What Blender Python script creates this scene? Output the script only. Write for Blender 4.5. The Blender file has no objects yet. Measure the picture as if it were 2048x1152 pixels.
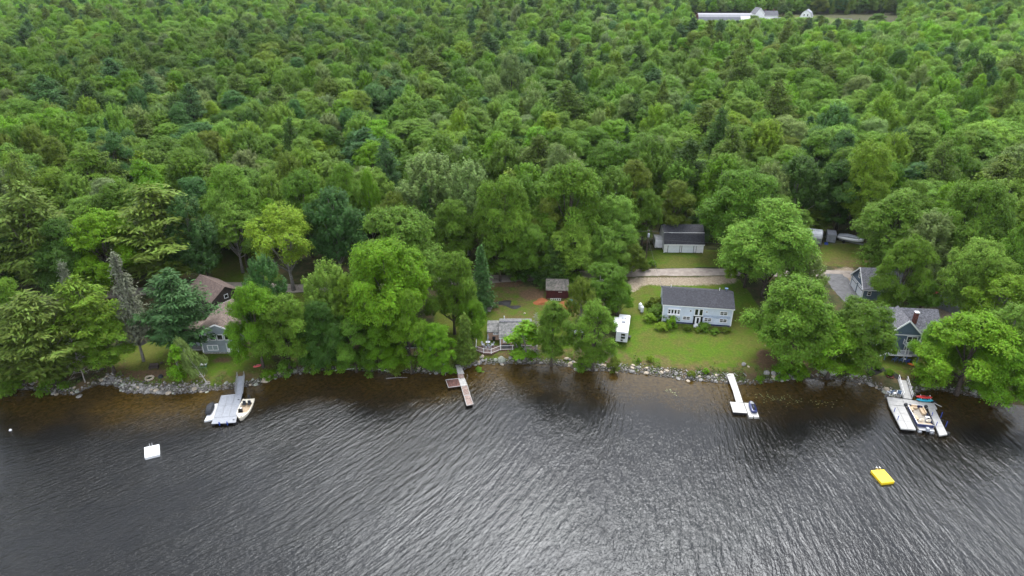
import bpy, bmesh, math, random
import numpy as np
from mathutils import Vector, Matrix, Euler
SC=bpy.context.scene
COL=SC.collection
rnd=random.Random(7)
R=math.radians
# ------------------------------------------------------------------ camera geometry
CH=70.0; P=R(27); F=1366.0
sP,cP=math.sin(P),math.cos(P)
SHORE=[(-700,800),(-300,795),(-100,778),(0,775),(60,778),(110,786),(150,788),(200,766),(225,770),(260,785),(300,786),(340,787),(400,783),(440,778),(470,775),(520,768),(545,757),(580,748),(620,742),(660,738),(720,740),(780,744),(830,745),(880,745),(910,744),(935,735),(950,728),(1000,727),(1050,727),(1080,726),(1130,731),(1160,739),(1220,742),(1260,745),(1320,752),(1380,760),(1440,765),(1500,768),(1540,764),(1580,757),(1625,757),(1660,757),(1690,760),(1745,770),(1765,785),(1790,797),(1815,799),(1840,780),(1870,778),(1910,785),(1960,795),(2048,812),(2200,830),(2700,850)]
def at0(px,py,z=0.0):
    u=(px-1024)/F; v=(py-576)/F
    k=(CH-z)/(sP+v*cP)
    return (u*k,k*(cP-v*sP))
_s=sorted(at0(*p) for p in SHORE); SX=np.array([p[0] for p in _s]); SY=np.array([p[1] for p in _s])
def sst(a,b,x):
    t=np.clip((x-a)/(b-a),0,1); return t*t*(3-2*t)
def sdist(x,y): return (y-np.interp(x,SX,SY))*0.95
def terr(x,y):
    x=np.asarray(x,float); y=np.asarray(y,float)
    d=sdist(x,y)
    land=0.75*sst(-0.2,2.6,d)+0.055*np.clip(d,0,38)+0.011*np.clip(d-38,0,450)
    land=land+sst(25,80,d)*(0.5*np.sin(x*.021+y*.013)+.4*np.sin(y*.031-x*.017))
    bed=-0.25*sst(0,1.0,-d)-0.07*np.clip(-d,0,50)
    return np.where(d>0,land,bed)
def T(x,y): return float(terr(x,y))
def at(px,py,dz=0.0):
    z=0.0
    for i in range(40):
        x,y=at0(px,py,z+dz); z=0.5*z+0.5*T(x,y)
    x,y=at0(px,py,z+dz)
    return Vector((x,y,T(x,y)))
def proj(x,y,z):
    Z=y*cP+(CH-z)*sP; v=((CH-z)*cP-y*sP)/Z
    return 1024+F*x/Z,576+F*v,Z
def V0(px,py,z): return Vector((*at0(px,py,z),z))
# ------------------------------------------------------------------ tags and linking
def tag(o,label=None,cat=None,group=None,kind=None):
    if label: o['label']=label
    if cat: o['category']=cat
    if group: o['group']=group
    if kind: o['kind']=kind
    return o
def empty(name,label,cat,loc=(0,0,0),rz=0.0,group=None):
    o=bpy.data.objects.new(name,None); COL.objects.link(o)
    o.empty_display_size=0.3
    o.location=loc; o.rotation_euler=(0,0,rz); tag(o,label,cat,group); return o
def copy_tree(o,parent=None,label=None):
    c=o.copy(); COL.objects.link(c)
    if parent is not None: c.parent=parent
    for ch in list(o.children): copy_tree(ch,c)
    if label: c['label']=label
    return c
# ------------------------------------------------------------------ materials
MATS={}
def nt(m):
    m.use_nodes=True; t=m.node_tree; return t,t.nodes,t.links
def mat(name,col,rough=0.7,var=0.12,scale=3.0,metal=0.0,bump=0.0,spec=0.4,detail=4.0,col2=None,pattern=None,coat=0.0):
    """procedural surface: base colour broken up by noise, optional plank / shingle / siding relief"""
    if name in MATS: return MATS[name]
    m=bpy.data.materials.new(name); t,n,l=nt(m)
    b=n['Principled BSDF']; b.inputs['Roughness'].default_value=rough; b.inputs['Metallic'].default_value=metal
    b.inputs['Specular IOR Level'].default_value=spec
    tc=n.new('ShaderNodeTexCoord')
    nz=n.new('ShaderNodeTexNoise'); nz.inputs['Scale'].default_value=scale; nz.inputs['Detail'].default_value=detail
    nz.inputs['Roughness'].default_value=0.65
    l.new(tc.outputs['Object'],nz.inputs['Vector'])
    c2=col2 or tuple(max(0,c*(1-2.2*var)) for c in col)
    c1=tuple(min(1,c*(1+var)) for c in col)
    rp=n.new('ShaderNodeValToRGB'); rp.color_ramp.elements[0].position=0.33; rp.color_ramp.elements[1].position=0.67
    rp.color_ramp.elements[0].color=(*c2,1); rp.color_ramp.elements[1].color=(*c1,1)
    l.new(nz.outputs['Fac'],rp.inputs['Fac'])
    out=rp.outputs['Color']; hgt=nz.outputs['Fac']; bd=0.02
    if pattern:
        kind,size=pattern[0],pattern[1]
        axis=pattern[2] if len(pattern)>2 else 'Z'
        if kind=='lines':
            sx=n.new('ShaderNodeSeparateXYZ'); l.new(tc.outputs['Object'],sx.inputs[0])
            mm=n.new('ShaderNodeMath'); mm.operation='MULTIPLY'; mm.inputs[1].default_value=1/size; l.new(sx.outputs[axis],mm.inputs[0])
            fr=n.new('ShaderNodeMath'); fr.operation='FRACT'; l.new(mm.outputs[0],fr.inputs[0])
            fl=n.new('ShaderNodeMath'); fl.operation='FLOOR'; l.new(mm.outputs[0],fl.inputs[0])
            wn=n.new('ShaderNodeTexWhiteNoise'); wn.noise_dimensions='1D'; l.new(fl.outputs[0],wn.inputs['W'])
            gt=n.new('ShaderNodeMath'); gt.operation='LESS_THAN'; gt.inputs[1].default_value=0.12; l.new(fr.outputs[0],gt.inputs[0])
            mr=n.new('ShaderNodeMapRange'); mr.inputs['To Min'].default_value=1-(pattern[3] if len(pattern)>3 else .12); mr.inputs['To Max'].default_value=1.0; l.new(wn.outputs['Value'],mr.inputs['Value'])
            su=n.new('ShaderNodeMath'); su.operation='MULTIPLY_ADD'; su.inputs[1].default_value=-(pattern[4] if len(pattern)>4 else .35); l.new(gt.outputs[0],su.inputs[0]); l.new(mr.outputs[0],su.inputs[2])
            mx=n.new('ShaderNodeMix'); mx.data_type='RGBA'; mx.blend_type='MULTIPLY'; mx.inputs[0].default_value=1
            l.new(out,mx.inputs[6]); l.new(su.outputs[0],mx.inputs[7]); out=mx.outputs[2]; hgt=fr.outputs[0]; bd=0.03
        if kind=='shingle':
            mp=n.new('ShaderNodeMapping'); mp.inputs['Scale'].default_value=(1,1.0,1.0)
            l.new(tc.outputs['Object'],mp.inputs['Vector'])
            # rows follow height+depth so courses run level round the slope
            sx=n.new('ShaderNodeSeparateXYZ'); l.new(mp.outputs[0],sx.inputs[0])
            ad=n.new('ShaderNodeMath'); ad.operation='ADD'; l.new(sx.outputs['Y' if axis=='Z' else 'X'],ad.inputs[0]); l.new(sx.outputs['Z'],ad.inputs[1])
            cb=n.new('ShaderNodeCombineXYZ'); l.new(sx.outputs['X' if axis=='Z' else 'Y'],cb.inputs[0]); l.new(ad.outputs[0],cb.inputs[1])
            br=n.new('ShaderNodeTexBrick'); br.inputs['Scale'].default_value=1/size; br.inputs['Mortar Size'].default_value=0.012
            br.inputs['Color1'].default_value=(1.25,1.25,1.25,1); br.inputs['Color2'].default_value=(.72,.72,.74,1); br.inputs['Mortar'].default_value=(.45,.45,.45,1)
            br.inputs['Bias'].default_value=-0.1
            l.new(cb.outputs[0],br.inputs['Vector'])
            mx=n.new('ShaderNodeMix'); mx.data_type='RGBA'; mx.blend_type='MULTIPLY'; mx.inputs[0].default_value=.9
            l.new(out,mx.inputs[6]); l.new(br.outputs['Color'],mx.inputs[7]); out=mx.outputs[2]; hgt=br.outputs['Fac']; bd=-0.02
    l.new(out,b.inputs['Base Color'])
    if bump or pattern:
        bp=n.new('ShaderNodeBump'); bp.inputs['Strength'].default_value=bump or 0.5; bp.inputs['Distance'].default_value=bd
        l.new(hgt,bp.inputs['Height']); l.new(bp.outputs[0],b.inputs['Normal'])
    if coat: b.inputs['Coat Weight'].default_value=coat
    MATS[name]=m; return m
M={}
def mk(k,*a,**kw): M[k]=mat(k.replace('_',' '),*a,**kw)
mk('white_paint',(.78,.78,.78),.55,.04); mk('white_trim',(.80,.80,.80),.5,.03)
mk('pale_blue_siding',(.60,.66,.76),.6,.05,1.2,pattern=('lines',.16,'Z',.05,.14))
mk('white_siding',(.80,.80,.82),.6,.05,1.2,pattern=('lines',.18,'Z',.05,.12))
mk('grey_siding',(.24,.28,.30),.65,.08,1.2,pattern=('lines',.17,'Z',.06,.2))
mk('slate_blue_siding',(.10,.145,.20),.6,.08,1.2,pattern=('lines',.17,'Z',.06,.2))
mk('pink_siding',(.46,.30,.22),.7,.08,1.2,pattern=('lines',.2,'Z',.08,.2))
mk('red_boards',(.085,.016,.016),.75,.15,2,pattern=('lines',.22,'X',.15,.3))
mk('barn_boards',(.17,.15,.14),.85,.2,2,pattern=('lines',.25,'X',.2,.3))
mk('charcoal_shingles',(.040,.041,.049),.9,.16,2.5,pattern=('shingle',.55))
mk('charcoal_shingles_side',(.075,.078,.09),.9,.2,2.5,pattern=('shingle',.55,'X'))
mk('grey_shingles',(.145,.145,.16),.9,.25,3,pattern=('shingle',.6))
mk('grey_shingles_side',(.145,.145,.16),.9,.25,3,pattern=('shingle',.6,'X'))
mk('brown_shingles',(.115,.082,.070),.9,.14,2,pattern=('shingle',.6))
mk('tan_shingles',(.155,.118,.098),.9,.2,1.5,pattern=('shingle',.6,'X'))
mk('old_shingles',(.17,.165,.16),.92,.3,1.6,pattern=('shingle',.5),col2=(.075,.08,.075))
mk('mossy_shingles',(.15,.13,.115),.92,.3,1.6,pattern=('shingle',.5),col2=(.06,.065,.05))
mk('metal_roof',(.22,.225,.25),.6,.06,1,metal=.1,pattern=('lines',.9,'X',.06,.2))
mk('dark_glass',(.012,.014,.016),.08,.1,1,spec=.8); mk('blind_glass',(.30,.36,.36),.2,.1,1)
mk('concrete',(.28,.27,.25),.9,.2,2,bump=.2); mk('stone',(.25,.24,.225),.9,.3,3,bump=.6,col2=(.10,.10,.095))
mk('lichen_stone',(.30,.32,.26),.95,.25,2,bump=.6,col2=(.15,.16,.13)); mk('tan_stone',(.40,.34,.26),.9,.2,2,bump=.5)
mk('brick',(.16,.05,.035),.85,.25,4,pattern=('lines',.09,'Z',.2,.2))
mk('grey_deck',(.30,.315,.345),.65,.07,2,pattern=('lines',.15,'X',.05,.12)); mk('pale_deck',(.38,.375,.36),.7,.08,2,pattern=('lines',.15,'X',.05,.14))
mk('cream_deck',(.50,.49,.455),.7,.05,2,pattern=('lines',.15,'Y',.04,.08))
mk('weathered_planks',(.30,.24,.21),.85,.3,3,pattern=('lines',.14,'Y',.35,.4),col2=(.15,.085,.07))
mk('red_planks',(.16,.075,.06),.85,.3,3,pattern=('lines',.14,'X',.35,.5))
mk('silver_planks',(.46,.45,.43),.85,.15,2.5,pattern=('lines',.14,'Y',.12,.35))
mk('aluminium',(.46,.47,.49),.4,.08,2,metal=.5); mk('dark_metal',(.03,.03,.033),.45,.2,2,metal=.5)
mk('blue_plastic',(.02,.06,.36),.4,.08,3); mk('black_plastic',(.014,.014,.017),.45,.2,3); mk('dark_hull',(.03,.03,.035),.5,.2,2)
mk('white_gelcoat',(.66,.67,.68),.25,.03,2,coat=.4); mk('cream_gelcoat',(.72,.66,.54),.35,.05,2,coat=.3); mk('navy_paint',(.012,.022,.10),.3,.1,2,coat=.4)
mk('tan_vinyl',(.50,.38,.25),.55,.1,3); mk('vinyl_floor',(.30,.27,.23),.7,.1,3); mk('charcoal_cover',(.025,.028,.034),.75,.2,4,bump=.2)
mk('yellow_plastic',(.85,.60,.02),.45,.04,2); mk('red_plastic',(.50,.03,.028),.4,.1,2); mk('teal_plastic',(.015,.33,.46),.4,.1,2); mk('orange_plastic',(.75,.17,.015),.4,.1,2)
mk('pale_red_plastic',(.62,.10,.10),.45,.1,2); mk('green_plastic',(.04,.16,.11),.5,.1,2)
mk('rv_white',(.70,.70,.71),.4,.03,1.5); mk('rv_end',(.60,.62,.65),.4,.04,1.5); mk('tank_white',(.78,.79,.80),.45,.04,1.5)
mk('rubber',(.012,.012,.012),.85,.2,4); mk('old_pole',(.085,.065,.05),.9,.25,3); mk('tarp_white',(.66,.67,.70),.45,.08,1,bump=.3); mk('tarp_grey',(.24,.25,.28),.6,.12,1.5,bump=.3)
mk('tarp_blue',(.03,.12,.45),.5,.12,2,bump=.3); mk('tarp_black',(.012,.012,.012),.7,.3,3,bump=.4); mk('tarp_cyan',(.12,.36,.46),.5,.3,3,bump=.4)
mk('brown_deck',(.105,.058,.045),.8,.2,2,pattern=('lines',.15,'X',.2,.3)); mk('redwood',(.36,.14,.08),.7,.15,3); mk('dark_wood',(.055,.042,.035),.8,.2,3)
mk('orange_mulch',(.20,.07,.026),.95,.3,5,bump=.9,col2=(.22,.07,.02)); mk('grey_pallet',(.36,.33,.29),.9,.2,3,pattern=('lines',.22,'Y',.2,.5))
mk('bark',(.085,.068,.055),.95,.3,4,bump=.8); mk('grey_bark',(.21,.195,.18),.95,.25,4,bump=.6); mk('birch_bark',(.62,.60,.56),.8,.12,5,col2=(.25,.24,.22)); mk('dead_wood',(.30,.275,.25),.95,.25,5,bump=.5)
mk('mulch_black',(.012,.011,.010),.95,.4,5,bump=.8); mk('wire',(.10,.10,.10),.6,.1); mk('chrome',(.75,.75,.78),.2,.03,2,metal=.9)
mk('pale_grey_cover',(.34,.36,.40),.7,.08,2,bump=.2); mk('steel_blue',(.10,.16,.26),.6,.1,2); mk('scallop_blue',(.40,.47,.60),.6,.1,2,pattern=('shingle',.28)); mk('door_white',(.74,.77,.80),.5,.04,1,pattern=('lines',.5,'Z',.03,.1))
# ------------------------------------------------------------------ mesh builder
class MB:
    def __init__(s): s.v=[]; s.f=[]
    def add(s,vs,fs):
        k=len(s.v); s.v+= [tuple(v) for v in vs]; s.f+=[tuple(i+k for i in f) for f in fs]; return s
    def box(s,c,d,rz=0.0,rx=0.0,ry=0.0):
        m=Euler((rx,ry,rz)).to_matrix(); c=Vector(c); h=Vector(d)/2
        vs=[c+m@Vector((sx*h.x,sy*h.y,sz*h.z)) for sx in(-1,1) for sy in(-1,1) for sz in(-1,1)]
        return s.add(vs,[(0,1,3,2),(4,6,7,5),(0,4,5,1),(2,3,7,6),(0,2,6,4),(1,5,7,3)])
    def prism(s,poly,a,b,axis='x'):
        """closed polygon of (u,w) pulled from a to b; axis x: (y,z) profile; axis y: (x,z); axis z: (x,y)"""
        n=len(poly)
        def P3(u,w,t): return (t,u,w) if axis=='x' else (u,t,w) if axis=='y' else (u,w,t)
        vs=[P3(u,w,a) for u,w in poly]+[P3(u,w,b) for u,w in poly]
        fs=[tuple(range(n)),tuple(range(2*n-1,n-1,-1))]+[(i,(i+1)%n,n+(i+1)%n,n+i) for i in range(n)]
        return s.add(vs,fs)
    def tube(s,pts,rad,seg=6,cap=True):
        pts=[Vector(p) for p in pts]; k0=len(s.v)
        if not hasattr(rad,'__len__'): rad=[rad]*len(pts)
        for i,p in enumerate(pts):
            d=(pts[min(i+1,len(pts)-1)]-pts[max(i-1,0)]).normalized()
            u=d.orthogonal().normalized() if abs(d.z)>.9 else d.cross(Vector((0,0,1))).normalized()
            if abs(d.z)>.9: u=(Vector((1,0,0))-d*d.x).normalized()
            w=d.cross(u)
            for j in range(seg):
                a=2*math.pi*j/seg; s.v.append(tuple(p+(u*math.cos(a)+w*math.sin(a))*rad[i]))
        for i in range(len(pts)-1):
            for j in range(seg):
                a=k0+i*seg+j; b=k0+i*seg+(j+1)%seg; s.f.append((a,b,b+seg,a+seg))
        if cap:
            s.f.append(tuple(k0+j for j in range(seg))[::-1]); e=k0+(len(pts)-1)*seg; s.f.append(tuple(e+j for j in range(seg)))
        return s
    def lathe(s,prof,c=(0,0,0),seg=14):
        k0=len(s.v); c=Vector(c)
        for r,z in prof:
            for j in range(seg):
                a=2*math.pi*j/seg; s.v.append((c.x+r*math.cos(a),c.y+r*math.sin(a),c.z+z))
        for i in range(len(prof)-1):
            for j in range(seg):
                a=k0+i*seg+j; b=k0+i*seg+(j+1)%seg; s.f.append((a,b,b+seg,a+seg))
        s.f.append(tuple(k0+j for j in range(seg))[::-1]); e=k0+(len(prof)-1)*seg; s.f.append(tuple(e+j for j in range(seg)))
        return s
    def loft(s,rings,cap=True):
        n=len(rings[0]); k0=len(s.v)
        for r in rings: s.v+=[tuple(p) for p in r]
        for i in range(len(rings)-1):
            for j in range(n):
                a=k0+i*n+j; b=k0+i*n+(j+1)%n; s.f.append((a,b,b+n,a+n))
        if cap: s.f.append(tuple(k0+j for j in range(n))[::-1]); e=k0+(len(rings)-1)*n; s.f.append(tuple(e+j for j in range(n)))
        return s
    def mesh(s,name,m,smooth=False,bevel=0):
        me=bpy.data.meshes.new(name); me.from_pydata(s.v,[],s.f); me.validate()
        bm=bmesh.new(); bm.from_mesh(me); bmesh.ops.recalc_face_normals(bm,faces=bm.faces)
        if bevel: bmesh.ops.bevel(bm,geom=list(bm.edges),offset=bevel,segments=2,affect='EDGES',profile=.6)
        bm.to_mesh(me); bm.free()
        if m is not None: me.materials.append(m)
        if smooth: me.polygons.foreach_set('use_smooth',[True]*len(me.polygons))
        return me
    def build(s,name,m,parent=None,smooth=False,bevel=0,loc=None,rz=None):
        o=bpy.data.objects.new(name,s.mesh(name,m,smooth,bevel)); COL.objects.link(o)
        if parent is not None: o.parent=parent
        if loc is not None: o.location=loc
        if rz is not None: o.rotation_euler=(0,0,rz)
        return o
def np_mesh(name,verts,quads,m,smooth=False):
    me=bpy.data.meshes.new(name)
    nv,nf=len(verts),len(quads); k=quads.shape[1]
    me.vertices.add(nv); me.vertices.foreach_set('co',np.ascontiguousarray(verts,dtype=np.float32).ravel())
    me.loops.add(nf*k); me.loops.foreach_set('vertex_index',np.ascontiguousarray(quads,dtype=np.int32).ravel())
    me.polygons.add(nf); me.polygons.foreach_set('loop_start',np.arange(0,nf*k,k,dtype=np.int32))
    if smooth: me.polygons.foreach_set('use_smooth',np.ones(nf,dtype=bool))
    me.update(calc_edges=True)
    if m is not None: me.materials.append(m)
    return me
# ------------------------------------------------------------------ world, sun, camera
SUN_EL,SUN_AZ=R(59),R(12)
w=bpy.data.worlds.new("World"); SC.world=w; w.use_nodes=True
t=w.node_tree; bg=t.nodes['Background']
sky=t.nodes.new('ShaderNodeTexSky'); sky.sky_type='NISHITA'; sky.sun_disc=False
sky.sun_elevation=SUN_EL; sky.sun_rotation=SUN_AZ; sky.air_density=1.0; sky.dust_density=1.2; sky.ozone_density=1.0; sky.altitude=100
hs=t.nodes.new('ShaderNodeHueSaturation'); hs.inputs['Saturation'].default_value=0.46
t.links.new(sky.outputs[0],hs.inputs['Color'])
# a broken veil of bright high cloud over the clear sky
cn=t.nodes.new('ShaderNodeTexNoise'); cn.inputs['Scale'].default_value=2.2; cn.inputs['Detail'].default_value=5
cr=t.nodes.new('ShaderNodeValToRGB'); cr.color_ramp.elements[0].position=.35; cr.color_ramp.elements[0].color=(3.9,4.1,4.5,1); cr.color_ramp.elements[1].position=.68; cr.color_ramp.elements[1].color=(5.8,5.9,6.3,1)
tcw=t.nodes.new('ShaderNodeTexCoord'); t.links.new(tcw.outputs['Generated'],cn.inputs['Vector']); t.links.new(cn.outputs['Fac'],cr.inputs['Fac'])
cm_=t.nodes.new('ShaderNodeMix'); cm_.data_type='RGBA'; cm_.inputs[0].default_value=.5; t.links.new(hs.outputs[0],cm_.inputs[6]); t.links.new(cr.outputs['Color'],cm_.inputs[7]); t.links.new(cm_.outputs[2],bg.inputs['Color'])
bg.inputs['Strength'].default_value=0.15
sl=bpy.data.lights.new('sun','SUN'); sl.energy=1.65; sl.angle=R(28); sl.color=(1,.985,.96)
so=bpy.data.objects.new('sun',sl); COL.objects.link(so)
dv=Vector((math.sin(SUN_AZ)*math.cos(SUN_EL),math.cos(SUN_AZ)*math.cos(SUN_EL),math.sin(SUN_EL)))
so.rotation_euler=dv.to_track_quat('Z','Y').to_euler(); so.location=(0,0,200)
cam=bpy.data.cameras.new('camera'); co=bpy.data.objects.new('camera',cam); COL.objects.link(co); SC.camera=co
co.location=(0,0,CH); co.rotation_euler=(R(90)-P,0,0); cam.sensor_width=36; cam.lens=36*F/2048; cam.clip_start=.5; cam.clip_end=6000
SC.render.resolution_x=1024; SC.render.resolution_y=576
SC.view_settings.view_transform='Standard'; SC.view_settings.look='None'; SC.view_settings.gamma=1; SC.view_settings.exposure=1.6
SC.render.engine='CYCLES'
cy=SC.cycles; cy.max_bounces=6; cy.diffuse_bounces=4; cy.glossy_bounces=2; cy.transmission_bounces=3; cy.transparent_max_bounces=6; cy.sample_clamp_indirect=4; cy.caustics_reflective=False; cy.caustics_refractive=False
# ------------------------------------------------------------------ haze
hm=bpy.data.materials.new('haze'); hm.use_nodes=True; ht=hm.node_tree; ht.nodes.remove(ht.nodes['Principled BSDF'])
pv=ht.nodes.new('ShaderNodeVolumePrincipled'); pv.inputs['Color'].default_value=(.86,.93,1,1); pv.inputs['Density'].default_value=.000032; pv.inputs['Anisotropy'].default_value=.2
ht.links.new(pv.outputs[0],ht.nodes['Material Output'].inputs['Volume'])
hv=MB().box((0,1200,33.5),(9000,9000,79)).build('haze',hm); tag(hv,'thin pale summer haze','haze',kind='stuff')
# ------------------------------------------------------------------ ground cover regions, drawn as footprints on the ground
def ground_poly(px): return [tuple(at(*p)[:2]) for p in px]
LAWN=[ground_poly(p) for p in [
 [(215,705),(300,680),(400,690),(520,690),(560,735),(500,762),(400,777),(225,758)],
 [(410,500),(520,500),(570,562),(500,566),(430,566)],[(575,588),(640,582),(640,640),(590,640)],
 [(975,572),(1140,575),(1165,600),(1150,650),(1150,728),(960,722),(870,738),(870,600)],
 [(1245,590),(1290,560),(1480,556),(1520,620),(1560,720),(1545,752),(1220,732),(1235,680)],
 [(1268,505),(1330,498),(1450,500),(1478,535),(1268,536)],
 [(1650,478),(1740,490),(1775,532),(1700,535),(1630,530)],
 [(1680,690),(1860,715),(1890,765),(1700,752)]]]
GRAVEL=[ground_poly(p) for p in [[(1262,556),(1470,553),(1478,565),(1430,570),(1330,572),(1290,569),(1262,588),(1246,584)],[(1640,546),(1700,532),(1745,575),(1720,612),(1680,590)],[(1810,620),(1890,600),(1940,640),(1880,660),(1830,650)]]]
RED=[ground_poly(p) for p in [[(225,742),(345,740),(350,757),(240,764)],[(1035,580),(1090,575),(1090,597),(1062,603),(1040,597)],[(1512,700),(1556,702),(1552,742),(1515,742)],[(965,556),(1050,556),(1040,574),(968,575)],[(60,590),(220,585),(220,620),(60,620)],[(1685,747),(1745,757),(1742,768),(1690,762)],[(195,752),(222,752),(222,764),(196,765)],[(420,716),(470,712),(470,722),(425,728)],[(1560,752),(1640,748),(1640,758),(1560,758)]]]
WEAK=[ground_poly(p) for p in [[(970,560),(1140,568),(1165,605),(1150,655),(1090,640),(1000,640),(960,600)],[(1640,515),(1760,510),(1775,535),(1640,540)]]]
def inpoly(poly,x,y):
    c=np.zeros(x.shape,bool); n=len(poly)
    for i in range(n):
        x1,y1=poly[i]; x2,y2=poly[(i+1)%n]
        if y1==y2: continue
        c^=((y1>y)!=(y2>y))&(x<(x2-x1)*(y-y1)/(y2-y1)+x1)
    return c
def cover(polys,x,y):
    acc=np.zeros(x.shape)
    offs=[(0,0),(.9,0),(-.9,0),(0,.9),(0,-.9),(.6,.6),(-.6,.6),(.6,-.6),(-.6,-.6)]
    for ox,oy in offs:
        m=np.zeros(x.shape,bool)
        for p in polys: m|=inpoly(p,x+ox,y+oy)
        acc+=m
    return acc/len(offs)
def spread(a,b,step,far,grow=1.25):
    xs=list(np.arange(a,b+1e-6,step)); s=step
    while xs[-1]<far[1]: s*=grow; xs.append(xs[-1]+s)
    s=step
    while xs[0]>far[0]: s*=grow; xs.insert(0,xs[0]-s)
    return np.array(xs)
def grid_mesh(name,xs,ys,zf,m):
    X,Y=np.meshgrid(xs,ys); Z=zf(X,Y); v=np.stack([X,Y,Z],-1).reshape(-1,3)
    nx=len(xs); i=np.arange(len(ys)-1)[:,None]*nx+np.arange(nx-1)[None]
    q=np.stack([i,i+1,i+nx+1,i+nx],-1).reshape(-1,4)
    me=np_mesh(name,v,q,m,True); return me,X.ravel(),Y.ravel()
# ground material
gm=bpy.data.materials.new('ground cover'); t,n,l=nt(gm); b=n['Principled BSDF']; b.inputs['Roughness'].default_value=.95; b.inputs['Specular IOR Level'].default_value=.15
at1=n.new('ShaderNodeAttribute'); at1.attribute_name='cover'
geo=n.new('ShaderNodeNewGeometry')
def noise(scale,detail=4,rough=.6):
    z=n.new('ShaderNodeTexNoise'); z.inputs['Scale'].default_value=scale; z.inputs['Detail'].default_value=detail; z.inputs['Roughness'].default_value=rough
    l.new(geo.outputs['Position'],z.inputs['Vector']); return z.outputs['Fac']
def ramp(fac,stops):
    r=n.new('ShaderNodeValToRGB'); e=r.color_ramp.elements
    while len(e)<len(stops): e.new(.5)
    for k,(p,c) in enumerate(stops): e[k].position=p; e[k].color=(*c,1)
    l.new(fac,r.inputs['Fac']); return r.outputs['Color']
def mixc(f,a,c):
    m=n.new('ShaderNodeMix'); m.data_type='RGBA'; l.new(f,m.inputs[0]); l.new(a,m.inputs[6]); l.new(c,m.inputs[7]); return m.outputs[2]
def edge(ch,nz,k=.55,lo=.35,hi=.65):
    a=n.new('ShaderNodeMath'); a.operation='MULTIPLY_ADD'; a.inputs[1].default_value=k; l.new(nz,a.inputs[0])
    s=n.new('ShaderNodeMath'); s.operation='ADD'; l.new(ch,s.inputs[0]); s.inputs[1].default_value=-k/2; l.new(s.outputs[0],a.inputs[2])
    r=n.new('ShaderNodeMapRange'); r.interpolation_type='SMOOTHSTEP'; r.inputs['From Min'].default_value=lo; r.inputs['From Max'].default_value=hi; l.new(a.outputs[0],r.inputs['Value']); return r.outputs[0]
sep=n.new('ShaderNodeSeparateColor'); l.new(at1.outputs['Color'],sep.inputs[0])
n_big=noise(.09,3); n_mid=noise(.5,5); n_fine=noise(2.6,5,.7); n_vfine=noise(9,3,.7)
floor=ramp(n_mid,[(.3,(.018,.028,.010)),(.5,(.045,.050,.018)),(.7,(.085,.060,.032))])
lawnA=ramp(n_fine,[(.25,(.032,.072,.004)),(.55,(.064,.116,.006)),(.8,(.108,.140,.013))])
lawnB=ramp(n_fine,[(.25,(.044,.056,.008)),(.55,(.084,.094,.016)),(.8,(.135,.118,.036))])
lm=n.new('ShaderNodeMath'); lm.operation='ADD'; l.new(n_big,lm.inputs[0])
nm2=n.new('ShaderNodeMath'); nm2.operation='MULTIPLY_ADD'; nm2.inputs[1].default_value=.8; nm2.inputs[2].default_value=-.4; l.new(n_mid,nm2.inputs[0]); l.new(nm2.outputs[0],lm.inputs[1])
mr=n.new('ShaderNodeMapRange'); mr.inputs['From Min'].default_value=.38; mr.inputs['From Max'].default_value=.62; l.new(lm.outputs[0],mr.inputs['Value'])
lawn=mixc(mr.outputs[0],lawnA,lawnB)
grav=ramp(n_fine,[(.3,(.15,.12,.085)),(.6,(.27,.225,.165)),(.8,(.36,.32,.25))])
red=ramp(n_fine,[(.3,(.060,.042,.022)),(.6,(.130,.082,.046)),(.8,(.20,.14,.085))])
c=mixc(edge(sep.outputs[0],n_mid),floor,lawn)
c=mixc(edge(sep.outputs[2],n_mid,.9,.3,.75),c,red)
c=mixc(edge(sep.outputs[1],n_fine,.9,.3,.8),c,grav)
l.new(c,b.inputs['Base Color'])
bp=n.new('ShaderNodeBump'); bp.inputs['Strength'].default_value=.7; bp.inputs['Distance'].default_value=.12; l.new(n_fine,bp.inputs['Height']); l.new(bp.outputs[0],b.inputs['Normal'])
xs=spread(-112,112,.7,(-2600,2600)); ys=spread(86,176,.55,(60,3600),1.16)
me,X,Y=grid_mesh('ground',xs,ys,terr,gm)
a=me.color_attributes.new('cover','FLOAT_COLOR','POINT')
near=(abs(X)<130)&(Y<200)
cv=np.zeros((len(X),4)); cv[:,3]=1
for k,pl in enumerate((LAWN,GRAVEL,RED)):
    cv[near,k]=cover(pl,X[near],Y[near])
cv[near,2]=np.maximum(cv[near,2],.47*cover(WEAK,X[near],Y[near]))
# hay meadow by the far farm
MEADOW=[tuple(V0(*p,8.)[:2]) for p in [(1560,56),(1660,50),(1790,40),(1960,44),(1960,62),(1700,66),(1560,62)]]
MEADOW2=[tuple(V0(*p,8.)[:2]) for p in [(1380,50),(1700,44),(1700,34),(1380,34)]]
cv[~near,0]=np.maximum(inpoly(MEADOW,X[~near],Y[~near]),inpoly(MEADOW2,X[~near],Y[~near]))
d_=sdist(X,Y); cv[:,2]=np.maximum(cv[:,2],.50*(1-sst(2,11,d_))*(d_>1)); cv[:,2]=np.maximum(cv[:,2],(1-sst(-.2,1.6,np.abs(d_-.2)))*.55)
a.data.foreach_set('color',cv.astype(np.float32).ravel())
g=bpy.data.objects.new('ground',me); COL.objects.link(g); tag(g,'lawns, bare earth and forest floor rising from the lake shore','ground',kind='structure')
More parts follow.
